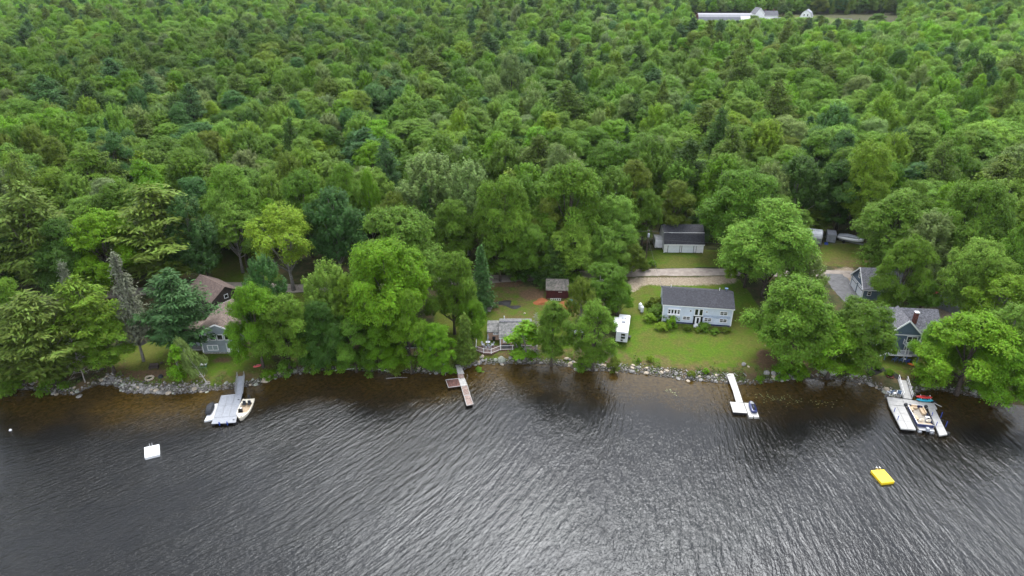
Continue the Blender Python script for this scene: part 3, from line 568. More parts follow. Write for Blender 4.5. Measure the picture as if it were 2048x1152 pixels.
TREES=[
(120,162,72,262,'pine','needle','dark round-topped pine standing out in the wood at upper left'),
(1135,165,80,300,'pine','oliven','tall layered pine above the middle of the wood'),
(1478,105,62,235,'pine','oliven','tall pine in the wood below the long arched barn'),
(698,95,42,190,'spruce','oliven','olive spruce spire in the upper middle of the wood'),
(285,305,48,420,'cedar','yellown','yellow-green cone-shaped cedar in the wood above the two big left pines'),
(350,165,40,260,'cedar','yellown','bright cedar cone in the upper left wood'),
(1022,108,64,235,'round','pale','pale round crown in the upper middle of the wood'),
(1508,31,34,62,'round','mid','dark green tree in front of the far farmhouse'),
(1540,42,28,64,'round','dark','low dark tree below the far farmhouse wing'),
(1578,23,22,52,'oval','light','light upright tree between the far farmhouse and the white gambrel barn'),
(1568,10,26,32,'round','dark','dark tree behind the yard of the far farm'),
(1596,35,18,52,'round','mid','small tree at the left foot of the white gambrel barn'),
(1640,31,50,72,'pine','needle','broad dark pine right of the white gambrel barn'),
(1755,27,34,49,'round','mid','lone round tree on the far hay meadow'),
(1420,42,40,68,'round','mid','round tree before the left end of the long arched barn'),
(1468,46,36,70,'round','mid','round tree before the middle of the long arched barn'),
# shoreline, left property
(72,588,190,768,'pine','oliven','big sage-green pine with drooping boughs at the far left shore'),
(168,556,130,738,'pine','yellown','bright yellow-green pine beside the big shore pine at far left'),
(25,560,90,700,'round','mid','small round tree behind the far left shore pine'),
(-30,600,130,775,'pine','oliven','dark pine cut by the left edge of the picture at the shore'),
(142,524,56,705,'thin_spruce','greyn','thin grey-needled spruce poking out behind the yellow-green pine'),
(248,505,78,722,'thin_spruce','greyn','tall sparse grey spruce with bare lower trunk on the left lawn'),
(350,542,138,708,'pine','bluen','dense rounded blue-green pine beside the brown-roofed garage'),
(353,690,46,765,'slender','bright','small rounded green tree on a thin stem near the stone fire ring'),
(205,630,110,745,'oval','mid','low green tree filling the gap right of the yellow-green pines'),
(506,569,118,735,'round','bright','bright yellow-green maple covering the right half of the grey house'),
(530,512,105,690,'feathery','blue','dark green twin-topped tree behind the yellow-green maple'),
(565,592,120,742,'round','mid','mid green maple leaning over the rocks right of the aluminium dock'),
(780,482,185,700,'round','bright','largest round maple of the shore clump left of the planked dock'),
(655,522,115,690,'feathery','light','light feathery tree at the left of the central shore clump'),
(695,548,85,695,'open','yellow','pale yellow-green airy tree inside the central shore clump'),
(800,418,175,610,'round','light','wide light green maple behind the central shore clump'),
(640,606,115,742,'round','dark','dark shaded maple low on the shore in the central clump'),
(705,640,100,746,'oval','mid','bushy mid green tree overhanging the dark cove'),
(758,652,85,748,'oval','bright','bright low tree at the water in front of the largest round maple'),
(815,582,85,748,'oval','bright','narrow bright green tree rising from the shore before the hidden cabin'),
(872,650,82,746,'round','bright','small rounded bright tree with white stem left of the planked dock'),
(905,506,110,668,'round','mid','mid green maple behind the narrow cedar by the pink cottage'),
(962,492,56,615,'spruce','bluen','blue-green spruce beside the bare dirt pull-off'),
(945,600,66,695,'round','bright','fresh green maple overhanging the corner of the pink cottage deck'),
(930,630,42,727,'cedar','oliven','narrow olive cedar at the left end of the pink cottage deck'),
(1050,642,80,722,'slender','bright','fresh green young tree in front of the pink cottage window'),
(1105,602,84,735,'oval','mid','tall narrow green tree right of the pink cottage at the water'),
(1190,602,98,742,'oval','mid','broad dark green tree at the water left of the camper trailer'),
(1165,556,72,650,'feathery','olive','thin olive tree with brown twigs beside the red shed'),
(1215,530,100,628,'round','mid','round green tree between the red shed and the gravel apron'),
(1235,482,70,556,'oval','mid','mid green tree left of the utility pole near the road'),
(1266,488,58,545,'feathery','olive','brownish olive tree just left of the utility pole'),
(1238,560,60,632,'oval','bright','narrow bright tree at the left edge of the gravel apron'),
# behind the road, left to centre
(60,368,170,592,'pine','oliven','huge dark pine with forked grey trunk at far left behind the road'),
(125,440,120,604,'round','dark','dark round tree under the huge forked pine at left'),
(-25,410,120,596,'pine','needle','dark pine half outside the left edge behind the road'),
(205,422,150,592,'round','bright','bright green maple between the two big pines at left'),
(312,372,190,566,'pine','oliven','broad spreading white pine with bare grey trunk left of the clearing'),
(378,392,120,565,'feathery','blue','blue-green feathery tree right of the broad white pine'),
(402,452,70,560,'round','dark','dark low tree at the left edge of the back clearing'),
(470,332,115,520,'round','light','light green dome tree behind the back clearing'),
(468,402,108,545,'open','light','pale green open tree above the back clearing'),
(570,412,140,580,'open','yellow','yellow-green maple with visible grey trunk beside the road'),
(668,378,130,552,'feathery','blue','dark blue-green feathery tree above the shaded road'),
(610,342,110,515,'round','mid','round mid green tree behind the yellow-green roadside maple'),
(738,338,52,500,'feathery','bright','small upright bright tree behind the shaded road'),
(690,328,90,500,'round','mid','mid green round tree above the blue-green feathery tree'),
(790,385,80,520,'round','olive','olive round tree left of the dark narrow spruce'),
(852,372,46,515,'spruce','needle','dark narrow spruce among the maples behind the largest round maple'),
(855,305,150,490,'feathery','pale','pale silvery feathery tree high in the middle of the wood edge'),
(935,322,130,510,'feathery','pale','second silvery feathery tree right of the first in the wood edge'),
(905,400,100,540,'round','mid','mid green tree behind the blue-green spruce'),
(1010,352,125,545,'round','mid','mid green maple rising behind the bare pull-off'),
(1000,455,90,562,'oval','mid','green maple directly behind the bare pull-off'),
(1058,448,95,560,'round','mid','green maple behind the left end of the red shed'),
(1112,475,75,566,'spruce','needle','dark spruce behind the red shed roof'),
(1150,442,110,556,'round','light','light round maple behind the right end of the red shed'),
(1205,455,85,556,'feathery','light','light feathery tree left of the small blue tarp'),
(1095,392,80,535,'oval','olive','olive narrow tree in the second row behind the red shed'),
(1140,325,160,525,'round','mid','large lobed oak in the wood above the red shed'),
(1235,392,100,525,'round','light','round tree with pale top left of the white garage'),
(1290,378,80,492,'round','mid','fresh green maple just left of the white garage'),
(1350,362,85,480,'oval','olive','olive tree behind the white garage roof'),
(1265,320,95,480,'oval','olive','yellowish olive tree in the second row left of the garage'),
(1482,338,160,514,'round','mid','giant oak with bare white branches right of the white garage'),
(1395,420,70,476,'spruce','needle','dark spruce close behind the white garage'),
# right side
(1548,402,185,592,'round','light','big light green maple over the road right of the white garage'),
(1500,470,90,575,'round','yellow','lower yellow-green maple at the right end of the open road'),
(1618,505,80,608,'feathery','pale','silver-green tree in front of the white tarp shelter'),
(1592,556,175,742,'round','mid','wide dark-shaded maple right of the blue house lawn'),
(1716,606,150,745,'round','mid','round maple covering the yard left of the chimney house'),
(1672,642,125,758,'oval','bright','bright maple by the big lichened boulder'),
(1560,600,80,700,'oval','mid','dark maple edge at the right side of the blue house lawn'),
(1640,402,56,466,'pine','yellown','small yellow-green pine behind the tarp shelter'),
(1600,420,60,500,'oval','light','light tree hiding the left end of the tarp shelter'),
(1692,322,120,462,'round','dark','dark maple behind the boat on its trailer'),
(1600,312,120,460,'feathery','dark','dark tree in the wood left of the tarp shelter'),
(1797,382,158,548,'round','light','broad light green oak right of the boat on its trailer'),
(1862,426,130,585,'feathery','pale','silver-green tree right of the broad light green oak'),
(1815,474,112,640,'round','mid','mid green oak over the slate blue garage roof'),
(1740,286,110,475,'round','yellow','bright dome oak in the wood above the boat on its trailer'),
(1955,362,150,570,'round','mid','large mid green oak high at right'),
(1958,480,130,655,'round','light','light green oak above the white camper at right'),
(2005,545,140,690,'open','yellow','yellow-green oak at the right edge above the tent-roofed shed'),
(2050,430,120,640,'round','mid','mid green tree cut by the right edge of the picture'),
(1948,632,190,792,'round','bright','biggest oak hanging over the water right of the U-shaped dock'),
(2020,605,140,775,'open','light','pale oak with bare twigs behind the biggest waterside oak'),
(1882,642,90,752,'round','bright','bright oak in front of the chimney house right side'),
(2015,690,160,816,'round','bright','low oak bough mass dipping to the water at the right edge'),
(1850,560,70,640,'oval','mid','green tree between the slate blue garage and the white camper'),
]
SHRUBS=[
(1062,534,50,563,'bush','dark','dark shrub under the trees left of the red shed'),(1086,538,36,560,'bush','dark','small dark shrub touching the back of the red shed'),(1028,528,46,556,'bush','mid','shrub under the maple behind the bare pull-off'),(1150,545,50,575,'bush','mid','shrub at the right end of the red shed'),
(1340,620,44,640,'bush','mid','tall shrub against the left end of the pale blue house'),(1318,612,50,632,'bush','mid','big leafy shrub left of the pale blue house'),
(1312,592,44,612,'bush','olive','spreading shrub up the bank left of the pale blue house'),(1300,628,26,642,'bush','yellow','yellow-green shrub near the white propane tanks'),(1325,645,28,658,'bush','yellow','yellow-green shrub at the front left corner of the pale blue house'),
(1344,632,26,656,'bush','bright','upright green shrub before the lower left window of the blue house'),(1376,650,18,660,'bush','olive','small olive shrub left of the blue house door'),(1408,646,28,660,'bush','mid','round green shrub right of the blue house door'),
(1430,658,22,666,'bush','mid','low green shrub before the lower right windows of the blue house'),(1452,656,20,664,'bush','olive','low shrub at the right corner of the blue house'),(1396,656,14,663,'bush','yellow','little yellow-green plant before the blue house doorstep'),
(535,738,34,756,'bush','bright','bright bush on the rocks right of the aluminium gangway'),(1412,738,14,746,'bush','bright','small green bush at the bank by the cream dock'),(1384,742,18,752,'bush','olive','weedy bush on the stony bank left of the cream dock'),
(1570,722,52,752,'bush','bright','bright bush above the three grey boulders'),(1600,728,40,756,'bush','bright','bright bush between the three boulders and the lichened boulder'),(1520,752,18,764,'bush','bright','grassy bush at the waterline right of the cream dock'),
(1755,722,26,734,'bush','mid','round shrub in the black mulch bed'),(1778,738,20,748,'bush','bright','leafy plant by the small brick fire ring'),(1742,742,14,750,'bush','mid','low plant on the rocks below the mulch bed'),
(958,735,22,744,'bush','mid','low bush at the foot of the narrow cedar'),(905,738,20,746,'bush','bright','green weeds beside the grey boulder left of the planked dock'),(1300,712,16,722,'bush','yellow','small weedy clump on the shore end of the blue house lawn'),
(1278,716,12,724,'bush','bright','small green sapling clump on the blue house lawn near the rocks'),(1305,520,18,532,'bush','mid','green shrub at the foot of the utility pole'),(1288,526,24,540,'bush','olive','shrub left of the utility pole foot by the road'),
(1850,745,40,762,'bush','bright','green bush right of the red wooden bench'),(620,700,50,744,'bush','mid','dark bush on the rocks in the central shore clump'),(668,715,46,744,'bush','bright','bright bush at the water in the central shore clump'),(735,715,44,746,'bush','mid','mid green bush over the fallen log'),(795,715,40,746,'bush','olive','olive bush left of the hidden cabin'),(570,720,40,750,'bush','mid','shaded bush under the maple right of the aluminium dock'),
(100,740,70,775,'bush','mid','low green growth under the far left shore pine'),(20,745,80,778,'bush','mid','low green growth at the bottom left shore'),(1165,715,40,738,'bush','mid','low bush on the bank by the two tan boulders'),(1230,715,34,738,'bush','olive','low bush at the bank below the camper trailer')]
for a in TREES: px_tree(*a[:6],a[6],group='trees round the cottages')
for a in SHRUBS: px_tree(*a[:6],a[6],group='bushes and low plants by the cottages')
# leaning birch on the left lawn
p=at(414,766); e=make_tree('feathery',p,9.6,4.0,'pale','birch leaning left on a white trunk over the stone bank','trees round the cottages',seed=1,tilt=(R(-4),R(-24)),rz=0)
bm_=M['birch_bark']
for ch in e.children:
    if ch.name.startswith('trunk'):
        ch.data=ch.data.copy(); ch.data.materials.clear(); ch.data.materials.append(bm_)
TREE_BASES.append((p.x,p.y,3))
def dead_tree(px,py,h,label,seed,m='dead_wood',sp=.28,n=26,r=.14):
    o=dead_mb(seed,h,n,sp,.1,r).build('dead_tree',M[m]); o.location=at(px,py); tag(o,label,'dead tree','dead and bare trees'); return o
dead_tree(1070,724,10.5,'bare grey dead tree in front of the pink cottage roof',3,sp=.17,n=80,r=.13)
dead_tree(1195,640,10,'bare grey dead tree among leaves right of the red shed',4,sp=.3,n=20)
dead_tree(170,764,9.0,'grey dead spruce leaning at the shore below the yellow-green pines',5,sp=.3,n=44,r=.12)
dead_tree(1840,590,12,'bare brown limbs between the mid green oak and the white camper',6,'dead_wood',.4,16)
dead_tree(452,232,14,'reddish bare dead tree standing in the wood at upper left',8,sp=.25,n=30,r=.2)
for i,(px_,py_,h_,w_) in enumerate([(460,262,13,'beside the reddish dead tree at upper left'),(930,235,13,'in the upper middle of the wood'),(1318,205,14,'in the wood above the white garage'),(1945,92,15,'far back at upper right, left of a second snag'),(1972,90,15,'far back at upper right, right of another snag'),(560,150,13,'in the upper left part of the wood'),(1500,190,12,'below the tall pine near the far barn'),(740,175,12,'near the olive spruce spire')]): dead_tree(px_,py_,h_,'grey bare snag '+w_,20+i,['dead_wood','grey_bark'][i%2],.3,34,.2)
dead_tree(1960,640,12,'pale bare twisted branches among the oaks at right',9,'birch_bark',.4,14)
dead_tree(2020,430,15,'bare pale dead branches in the oaks at the right edge',10,'birch_bark',.35,14)
# ---------------------------------------------------------------- the wood behind the road
BXs=[0,400,560,900,1000,1270,1318,1420,1440,1560,1600,1680,1730,1800,2048]
BYs=[572,545,528,520,530,508,468,468,492,515,432,436,470,545,600]
LX=[1378,1382,1395,1480,1500,1560,1600,1640,1680,1790,1800,1803]; LY=[-99,38,38,39,35,35,33,33,38,43,39,-99]
cand=[]; rr=np.random.default_rng(11)
yy=128.
while yy<1050:
    sp=7.9 if yy<260 else 8.2 if yy<450 else 8.6
    xm=.86*yy+40; xx=-xm+rr.uniform(0,sp)
    while xx<xm:
        x=xx+rr.uniform(-.46,.46)*sp; y=yy+rr.uniform(-.46,.46)*sp; xx+=sp
        z=T(x,y); px,py,Z=proj(x,y,z)
        if py>np.interp(px,BXs,BYs): continue
        if 1372<px<1805 and 33<py<62: continue
        if 1186<px<1218 and 27<py<40: continue
        cand.append((x,y,z,px,py,Z))
    yy+=sp*.92
TB=np.array(TREE_BASES)
def f1(x,y): return math.sin(x*.013+1.3*math.sin(y*.008+2))+math.sin(y*.017+x*.006+1)+.8*math.sin(x*.031-y*.023)
def f2(x,y): return math.sin(x*.021-2+y*.005)+math.sin(y*.011-x*.013)+.7*math.sin(x*.045+y*.037)
TN={'mid':'mid green','light':'light green','bright':'bright green','yellow':'yellow-green','dark':'dark green','blue':'blue-green','grey':'grey-green','olive':'olive','pale':'silvery green','needle':'dark','bluen':'blue-green','oliven':'olive','yellown':'yellow-green'}
KT={'round':'round-headed tree','oval':'upright leafy tree','feathery':'feathery-topped tree','pine':'pine','spruce':'narrow spruce','cedar':'cone-shaped cedar'}
wood=[]
for (x,y,z,px,py,Z) in cand:
    m=np.hypot(TB[:,0]-x,TB[:,1]-y)-TB[:,2]*.75
    if m.min()<1.6: continue
    a,b_=f1(x,y),f2(x,y); q=rr.uniform()
    pc=.075+.10*(a>.9)+.20*(850<px<1720 and 40<py<240)+.10*(py<90)
    if q<pc*.62: kind='cedar'
    elif q<pc*.85: kind='spruce'
    elif q<pc+.04: kind='pine'
    else: kind=['round','oval','feathery','feathery','feathery'][int(rr.uniform()*5)] if b_<.6 else ['round','round','oval','oval','feathery'][int(rr.uniform()*5)]
    if kind in('round','oval','feathery'):
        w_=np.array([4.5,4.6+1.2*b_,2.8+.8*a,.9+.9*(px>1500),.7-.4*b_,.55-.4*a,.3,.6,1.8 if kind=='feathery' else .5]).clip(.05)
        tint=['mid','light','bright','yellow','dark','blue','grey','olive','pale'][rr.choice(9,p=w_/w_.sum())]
    elif kind=='cedar': tint=['yellown','oliven','oliven','needle'][int(rr.uniform()*4)]
    elif kind=='spruce': tint=['needle','bluen','oliven'][int(rr.uniform()*3)]
    else: tint=['needle','oliven','bluen','oliven'][int(rr.uniform()*4)]
    h={'round':15,'oval':16.5,'feathery':16.5,'pine':19.5,'spruce':14,'cedar':12.5}[kind]*rr.uniform(.70,1.25)*(1+.10*b_/2)
    wd={'round':14.5,'oval':11,'feathery':12.5,'pine':11,'spruce':6.5,'cedar':6.2}[kind]*rr.uniform(.68,1.3)
    if 1378<px<1803 and Z<640:
        lim=np.interp(px,LX,LY)
        while h>4 and proj(x,y,z+h)[1]<lim: h-=.7
        if h<5: continue
        wd=min(wd,h*.9)
    wood.append((Z,x,y,z,px,py,kind,tint,h,wd))
wood.sort(key=lambda q:q[0])
ZN=[(250,'left end of the wood'),(560,'wood behind the brown-roofed garage'),(900,'wood behind the central shore clump'),(1180,'wood behind the red shed'),(1450,'wood behind the white garage'),(1740,'wood behind the tarp shelter'),(9999,'right end of the wood')]
DN=[(190,'near the road,'),(240,'few rows back,'),(330,'well inside'),(9999,'deep in')]
lim={'leaf':300-sum(1 for k in NEAR if k in('round','oval','feathery','open')),'pine':300,'spruce':250,'cedar':250}; far=[]
for q in wood:
    Z,x,y,z,px,py,kind,tint,h,wd=q
    kk='leaf' if kind in('round','oval','feathery') else kind
    vis=-60<px<2108
    if vis and lim[kk]>0 and py>-5:
        lim[kk]-=1
        zn=next(b_ for a,b_ in ZN if px<a); dn=next(b_ for a,b_ in DN if Z<a)
        size='tall ' if h>(17 if kk=='leaf' else 20 if kk=='pine' else 13) else 'small ' if h<(13 if kk=='leaf' else 17 if kk=='pine' else 10.5) else ''
        make_tree(kind,(x,y,z-.2),h,wd,tint,'%s%s %s %s %s'%(size,TN[tint],KT[kind],dn,zn),'trees of the wood, %s'%KT[kind])
    else: far.append(q)
print('individual trees',COUNT,'far',len(far))
# the far wood: one mass, instanced from the crowns above
KI=[];SRC=[]
for kind,kn in (('round',4),('oval',3),('feathery',3),('pine',3),('spruce',2),('cedar',2)):
    for s in range(kn):
        cm=PROTO[kind][s][0]; ob=next((o for o in bpy.data.objects if o.data==cm),None)
        if ob: KI.append((kind,PROTO[kind][s][2],PROTO[kind][s][3])); SRC.append(ob)
pts=[];ki=[];rot=[];scl=[];tin=[]
for Z,x,y,z,px,py,kind,tint,h,wd in far:
    c=[i for i,k in enumerate(KI) if k[0]==kind]; i=c[int(rr.uniform()*len(c))]
    pts.append((x,y,z-.2)); ki.append(i); rot.append((0,0,rr.uniform(0,6.28))); scl.append((wd/(2*KI[i][2]),wd/(2*KI[i][2]),h/KI[i][1]))
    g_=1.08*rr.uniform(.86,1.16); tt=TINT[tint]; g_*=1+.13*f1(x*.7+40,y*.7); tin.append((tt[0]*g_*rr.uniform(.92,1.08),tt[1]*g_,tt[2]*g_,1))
me=bpy.data.meshes.new('far wood'); me.from_pydata(pts,[],[])
me.materials.append(LEAF)
def addattr(nm,ty,dom,key,data): a=me.attributes.new(nm,ty,dom); a.data.foreach_set(key,np.array(data).ravel())
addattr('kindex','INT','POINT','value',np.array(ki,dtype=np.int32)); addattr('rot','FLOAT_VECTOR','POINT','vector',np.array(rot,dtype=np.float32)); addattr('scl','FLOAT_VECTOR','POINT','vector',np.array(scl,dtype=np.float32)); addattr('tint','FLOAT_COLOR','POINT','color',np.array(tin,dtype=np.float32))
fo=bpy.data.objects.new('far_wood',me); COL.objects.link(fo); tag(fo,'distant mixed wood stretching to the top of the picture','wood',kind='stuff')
ng=bpy.data.node_groups.new('wood','GeometryNodeTree'); ng.interface.new_socket('Geometry',in_out='INPUT',socket_type='NodeSocketGeometry'); ng.interface.new_socket('Geometry',in_out='OUTPUT',socket_type='NodeSocketGeometry')
gi=ng.nodes.new('NodeGroupInput'); go=ng.nodes.new('NodeGroupOutput'); jn=ng.nodes.new('GeometryNodeJoinGeometry')
def named(nm,ty): q=ng.nodes.new('GeometryNodeInputNamedAttribute'); q.data_type=ty; q.inputs['Name'].default_value=nm; return q.outputs[0]
ki_=named('kindex','INT'); ro_=named('rot','FLOAT_VECTOR'); sc_=named('scl','FLOAT_VECTOR')
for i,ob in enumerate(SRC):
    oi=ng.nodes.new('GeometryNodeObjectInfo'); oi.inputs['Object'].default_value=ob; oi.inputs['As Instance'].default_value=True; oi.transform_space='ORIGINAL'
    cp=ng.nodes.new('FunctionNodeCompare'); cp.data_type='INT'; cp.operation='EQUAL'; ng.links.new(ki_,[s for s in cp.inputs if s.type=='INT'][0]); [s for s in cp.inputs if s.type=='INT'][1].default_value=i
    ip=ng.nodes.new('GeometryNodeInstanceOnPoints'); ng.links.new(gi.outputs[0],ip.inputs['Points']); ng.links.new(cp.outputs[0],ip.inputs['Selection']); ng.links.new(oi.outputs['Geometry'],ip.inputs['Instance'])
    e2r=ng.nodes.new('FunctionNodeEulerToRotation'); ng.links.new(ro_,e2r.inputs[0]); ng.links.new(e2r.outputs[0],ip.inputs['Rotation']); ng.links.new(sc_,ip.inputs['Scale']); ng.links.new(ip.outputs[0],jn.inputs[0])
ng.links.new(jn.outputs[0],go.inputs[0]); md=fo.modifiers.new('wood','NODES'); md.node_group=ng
# ------------------------------------------------------------------ building helpers
def win(par,u,pl,z,w,h,face='f',cols=1,rows=1,fm='white_trim',gm='dark_glass',name='window',ft=.11,sub='pane'):
    def bx(b,du,out,dz,su,so,sz):
        if face=='f': b.box((u+du,pl-out,z+dz),(su,so,sz))
        elif face=='l': b.box((pl-out,u+du,z+dz),(so,su,sz))
        elif face=='r': b.box((pl+out,u+du,z+dz),(so,su,sz))
    b=MB()
    bx(b,0,.035,h/2-ft/2,w,.07,ft); bx(b,0,.035,-h/2+ft/2,w,.07,ft)
    for s in(-1,1): bx(b,s*(w/2-ft/2),.035,0,ft,.07,h-2*ft)
    for i in range(1,cols): bx(b,-w/2+w*i/cols,.033,0,ft*.8,.06,h-2*ft)
    for i in range(1,rows): bx(b,0,.031,-h/2+h*i/rows,w-2*ft,.05,ft*.6)
    f=b.build(name,M[fm],par)
    p=MB(); bx(p,0,.012,0,w-1.9*ft,.02,h-1.9*ft); p.build(sub,M[gm],f); return f
def roof_from(prof,x0,x1,th=.16,axis='x'):
    inner=[(u,w-th) for u,w in prof]; return MB().prism(prof+inner[::-1],x0,x1,axis)
def gable(root,W,D,eave,rise,wm,rm,ov=.3,axis='x',found=.35,fm='concrete',trim='white_trim',trimlines=True,rm_name='roof'):
    """axis x: ridge along local x (width W), slopes to front and back; axis y: ridge runs back from the front gable"""
    h=(D if axis=='x' else W)/2; s=rise/h; a,b_=(-W/2,W/2) if axis=='x' else (-D/2,D/2)
    prof=[(-h,found),(h,found),(h,eave),(0,eave+rise),(-h,eave)]
    wl=MB().prism(prof,a,b_,axis).build('wall',M[wm],root)
    MB().box((0,0,found/2-.6),(W-.08,D-.08,found+1.2)).build('foundation',M[fm],root)
    rp=[(-h-ov,eave-ov*s+.14),(0,eave+rise+.14),(h+ov,eave-ov*s+.14)]
    rf=roof_from(rp,a-ov,b_+ov,.12,axis).build('roof',M[rm],root)
    if trimlines:
        t=MB()
        if axis=='x':
            t.box((0,-h-ov+.0,eave-ov*s-.06),(W+2*ov,.06,.18)); t.box((0,h+ov,eave-ov*s-.06),(W+2*ov,.06,.18))
            for sx in(-1,1):
                for sy in(-1,1): t.box((sx*(W/2+.012),sy*(D/2+.012)*1,(found+eave)/2),(.16,.16,eave-found))
        else:
            for e in (a-ov-.02,b_+ov+.02):
                for sx in(-1,1):
                    L=math.hypot(h+ov,(h+ov)*s); t.box((sx*(h+ov)/2,e,eave+rise-(h+ov)*s/2+.02),(L,.05,.24),0,0,sx*math.atan(s))
            for sx in(-1,1):
                for sy in(-1,1): t.box((sx*(W/2+.012),sy*(D/2+.012),(found+eave)/2),(.16,.16,eave-found))
        t.build('trim',M[trim],root)
    return wl,rf
def slab(root,px,z,th,m,name='deck_panel',mats=None):
    o=root.location; pts=[V0(*p,z)-o for p in px]
    b=MB(); n=len(pts); b.add([(p.x,p.y,p.z) for p in pts]+[(p.x,p.y,p.z-th) for p in pts],[tuple(range(n)),tuple(range(2*n-1,n-1,-1))]+[(i,(i+1)%n,n+(i+1)%n,n+i) for i in range(n)])
    return b.build(name,M[m],root)
def quadpt(c,u,v):
    a=c[0].lerp(c[1],u); b=c[3].lerp(c[2],u); return a.lerp(b,v)
def rings_ellipse(spec,n=14,flat=.0):
    """spec: list of (y, halfwidth, z0, height): flat topped hull-like rings"""
    out=[]
    for y,w,z0,h in spec:
        r=[]
        for j in range(n):
            a=2*math.pi*j/n; c,s=math.cos(a),math.sin(a); r.append((w*math.copysign(abs(c)**.7,c),y,z0+h*(.5+.5*math.copysign(abs(s)**.7,s))))
        out.append(r)
    return out
def kayak(name,label,loc,rz,m,L=3.2,cat='kayak',group=None,tilt=0,seatm='black_plastic'):
    r=empty(name,label,cat,loc,rz,group); r.rotation_mode='XYZ'; r.rotation_euler=(tilt,0,rz)
    b=MB().loft(rings_ellipse([(-L/2,.03,.12,.08),(-L*.40,.2,.05,.22),(-L*.2,.33,.01,.30),(0,.38,0,.32),(L*.2,.34,.01,.30),(L*.40,.2,.05,.23),(L/2,.03,.12,.1)]))
    b.build('hull',M[m],r,smooth=True)
    c=MB().lathe([(.26,.30),(.30,.34),(.24,.335),(.2,.30)],seg=12); 
    c.v=[(x,y*1.7,z) for x,y,z in c.v]; c.build('cockpit',M[seatm],r); return r
def railing(root,pts,h,m='white_paint',name='railing',post=.10,rails=(1.0,.15),bal=.0,split=True):
    """posts and rails along pts (local coordinates, at floor height)"""
    k=MB()
    for a,b_ in zip(pts[:-1],pts[1:]):
        for f in rails: k.tube([a+Vector((0,0,h*f)),b_+Vector((0,0,h*f))],.035,4)
        if bal:
            n=int((b_-a).length/bal)
            for j in range(1,n): q=a.lerp(b_,j/n); k.tube([q+Vector((0,0,h*rails[-1])),q+Vector((0,0,h))],.014,4,False)
    o=k.build(name,M[m],root)
    for p in pts: MB().box((p.x,p.y,p.z+h/2),(post,post,h+.06)).build('post',M[m],o)
    return o
def deckchair(label,loc,rz,m,fm='white_paint',group=None,s=1.0):
    r=empty('deck_chair',label,'chair',loc,rz,group); r.scale=(s,s,s)
    MB().box((0,-.02,.36),(.52,.5,.05),0,R(6)).build('seat',M[m],r); MB().box((0,.30,.72),(.52,.05,.75),0,R(-22)).build('backrest',M[m],r)
    for sx in(-1,1):
        MB().box((sx*.30,.0,.56),(.08,.62,.04)).build('armrest',M[fm],r)
        MB().box((sx*.30,-.24,.27),(.05,.05,.56)).build('leg',M[fm],r); MB().box((sx*.30,.26,.27),(.05,.05,.56)).build('leg',M[fm],r)
    return r
# ------------------------------------------------------------------ pale blue house
W,D,E_=13.3,7.6,4.35
rz=R(-8.4); f0=at(1324,645); f1_=at(1460,655); mid=(f0+f1_)/2
def off(p,rz,x,y): return Vector((p.x+x*math.cos(rz)-y*math.sin(rz),p.y+x*math.sin(rz)+y*math.cos(rz),p.z))
h=empty('house','pale blue two-storey house with charcoal roof standing alone on the open lawn','house',off(Vector((mid.x,mid.y,1.62)),rz,0,D/2),rz)
gable(h,W,D,E_,1.6,'pale_blue_siding','charcoal_shingles',.30)
fy=-D/2
b=MB(); b.box((-4.55,fy-.18,3.35),(2.5,.36,.14)); b.box((-4.55,fy-.2,2.12),(2.4,.42,.2))
o=b.build('bay_window',M['white_trim'],h); 
for i in range(4): win(h,-5.45+.6*i,fy-.05,2.75,.58,1.15,'f',1,2 if i in(0,3) else 1,name='window')
for sx in(-1.35,1.75): 
    g_=MB().lathe([(.24,0),(.24,.05),(.16,.06)],seg=12); g_.v=[(x+sx,fy-z,y+3.15) for x,y,z in g_.v]; q=g_.build('round_window',M['white_trim'],h); g_=MB().lathe([(.15,.062),(.15,.07)],seg=12); g_.v=[(x+sx,fy-z,y+3.15) for x,y,z in g_.v]; g_.build('pane',M['dark_glass'],q)
for sx in(-.2,.68): win(h,sx,fy-.02,2.95,.8,1.5,'f',name='window')
MB().box((.24,fy-.03,2.12),(1.75,.07,.14)).build('sill',M['white_trim'],h)
d=MB().box((.22,fy-.06,1.0),(1.0,.09,1.75)).build('door',M['white_trim'],h); MB().box((.22,fy-.115,1.1),(.42,.02,1.25)).build('pane',M['dark_glass'],d)
b=MB(); b.box((-.5,fy-.06,1.05),(.35,.1,1.9)); b.box((.94,fy-.06,1.05),(.35,.1,1.9)); b.box((.22,fy-.07,2.0),(1.9,.12,.14)); b.build('door_frame',M['dark_glass'],h)
MB().box((.22,fy-.5,.08),(1.4,.9,.16)).build('doorstep',M['white_paint'],h)
for u,z,c in ((5.0,3.05,2),(-2.0,1.45,2),(2.15,1.45,2),(5.1,1.45,2)): win(h,u,fy,z,1.5,.85,'f',c,2)
win(h,-5.2,fy,1.45,.8,.8,'f',1,2)
MB().box((3.75,fy-.012,2.12),(5.3,.03,.62)).build('scallop_band',M['scallop_blue'],h)
MB().box((0,fy+.02,.30),(W-.3,.06,.28)).build('dark_skirt',M['navy_paint'],h)
for u in(-5.2,4.3): MB().tube([(u,.4,E_+1.4),(u,.4,E_+2.15)],.06,8).build('vent_pipe',M['white_paint'],h)
b=MB(); b.tube([(5.6,.4,E_+1.4),(5.6,.4,E_+2.0)],.04); b.lathe([(.05,2.0+E_),(.33,E_+2.1),(.36,E_+2.16),(.05,E_+2.08)],(5.6,.4,0)); b.build('satellite_dish',M['steel_blue'],h)
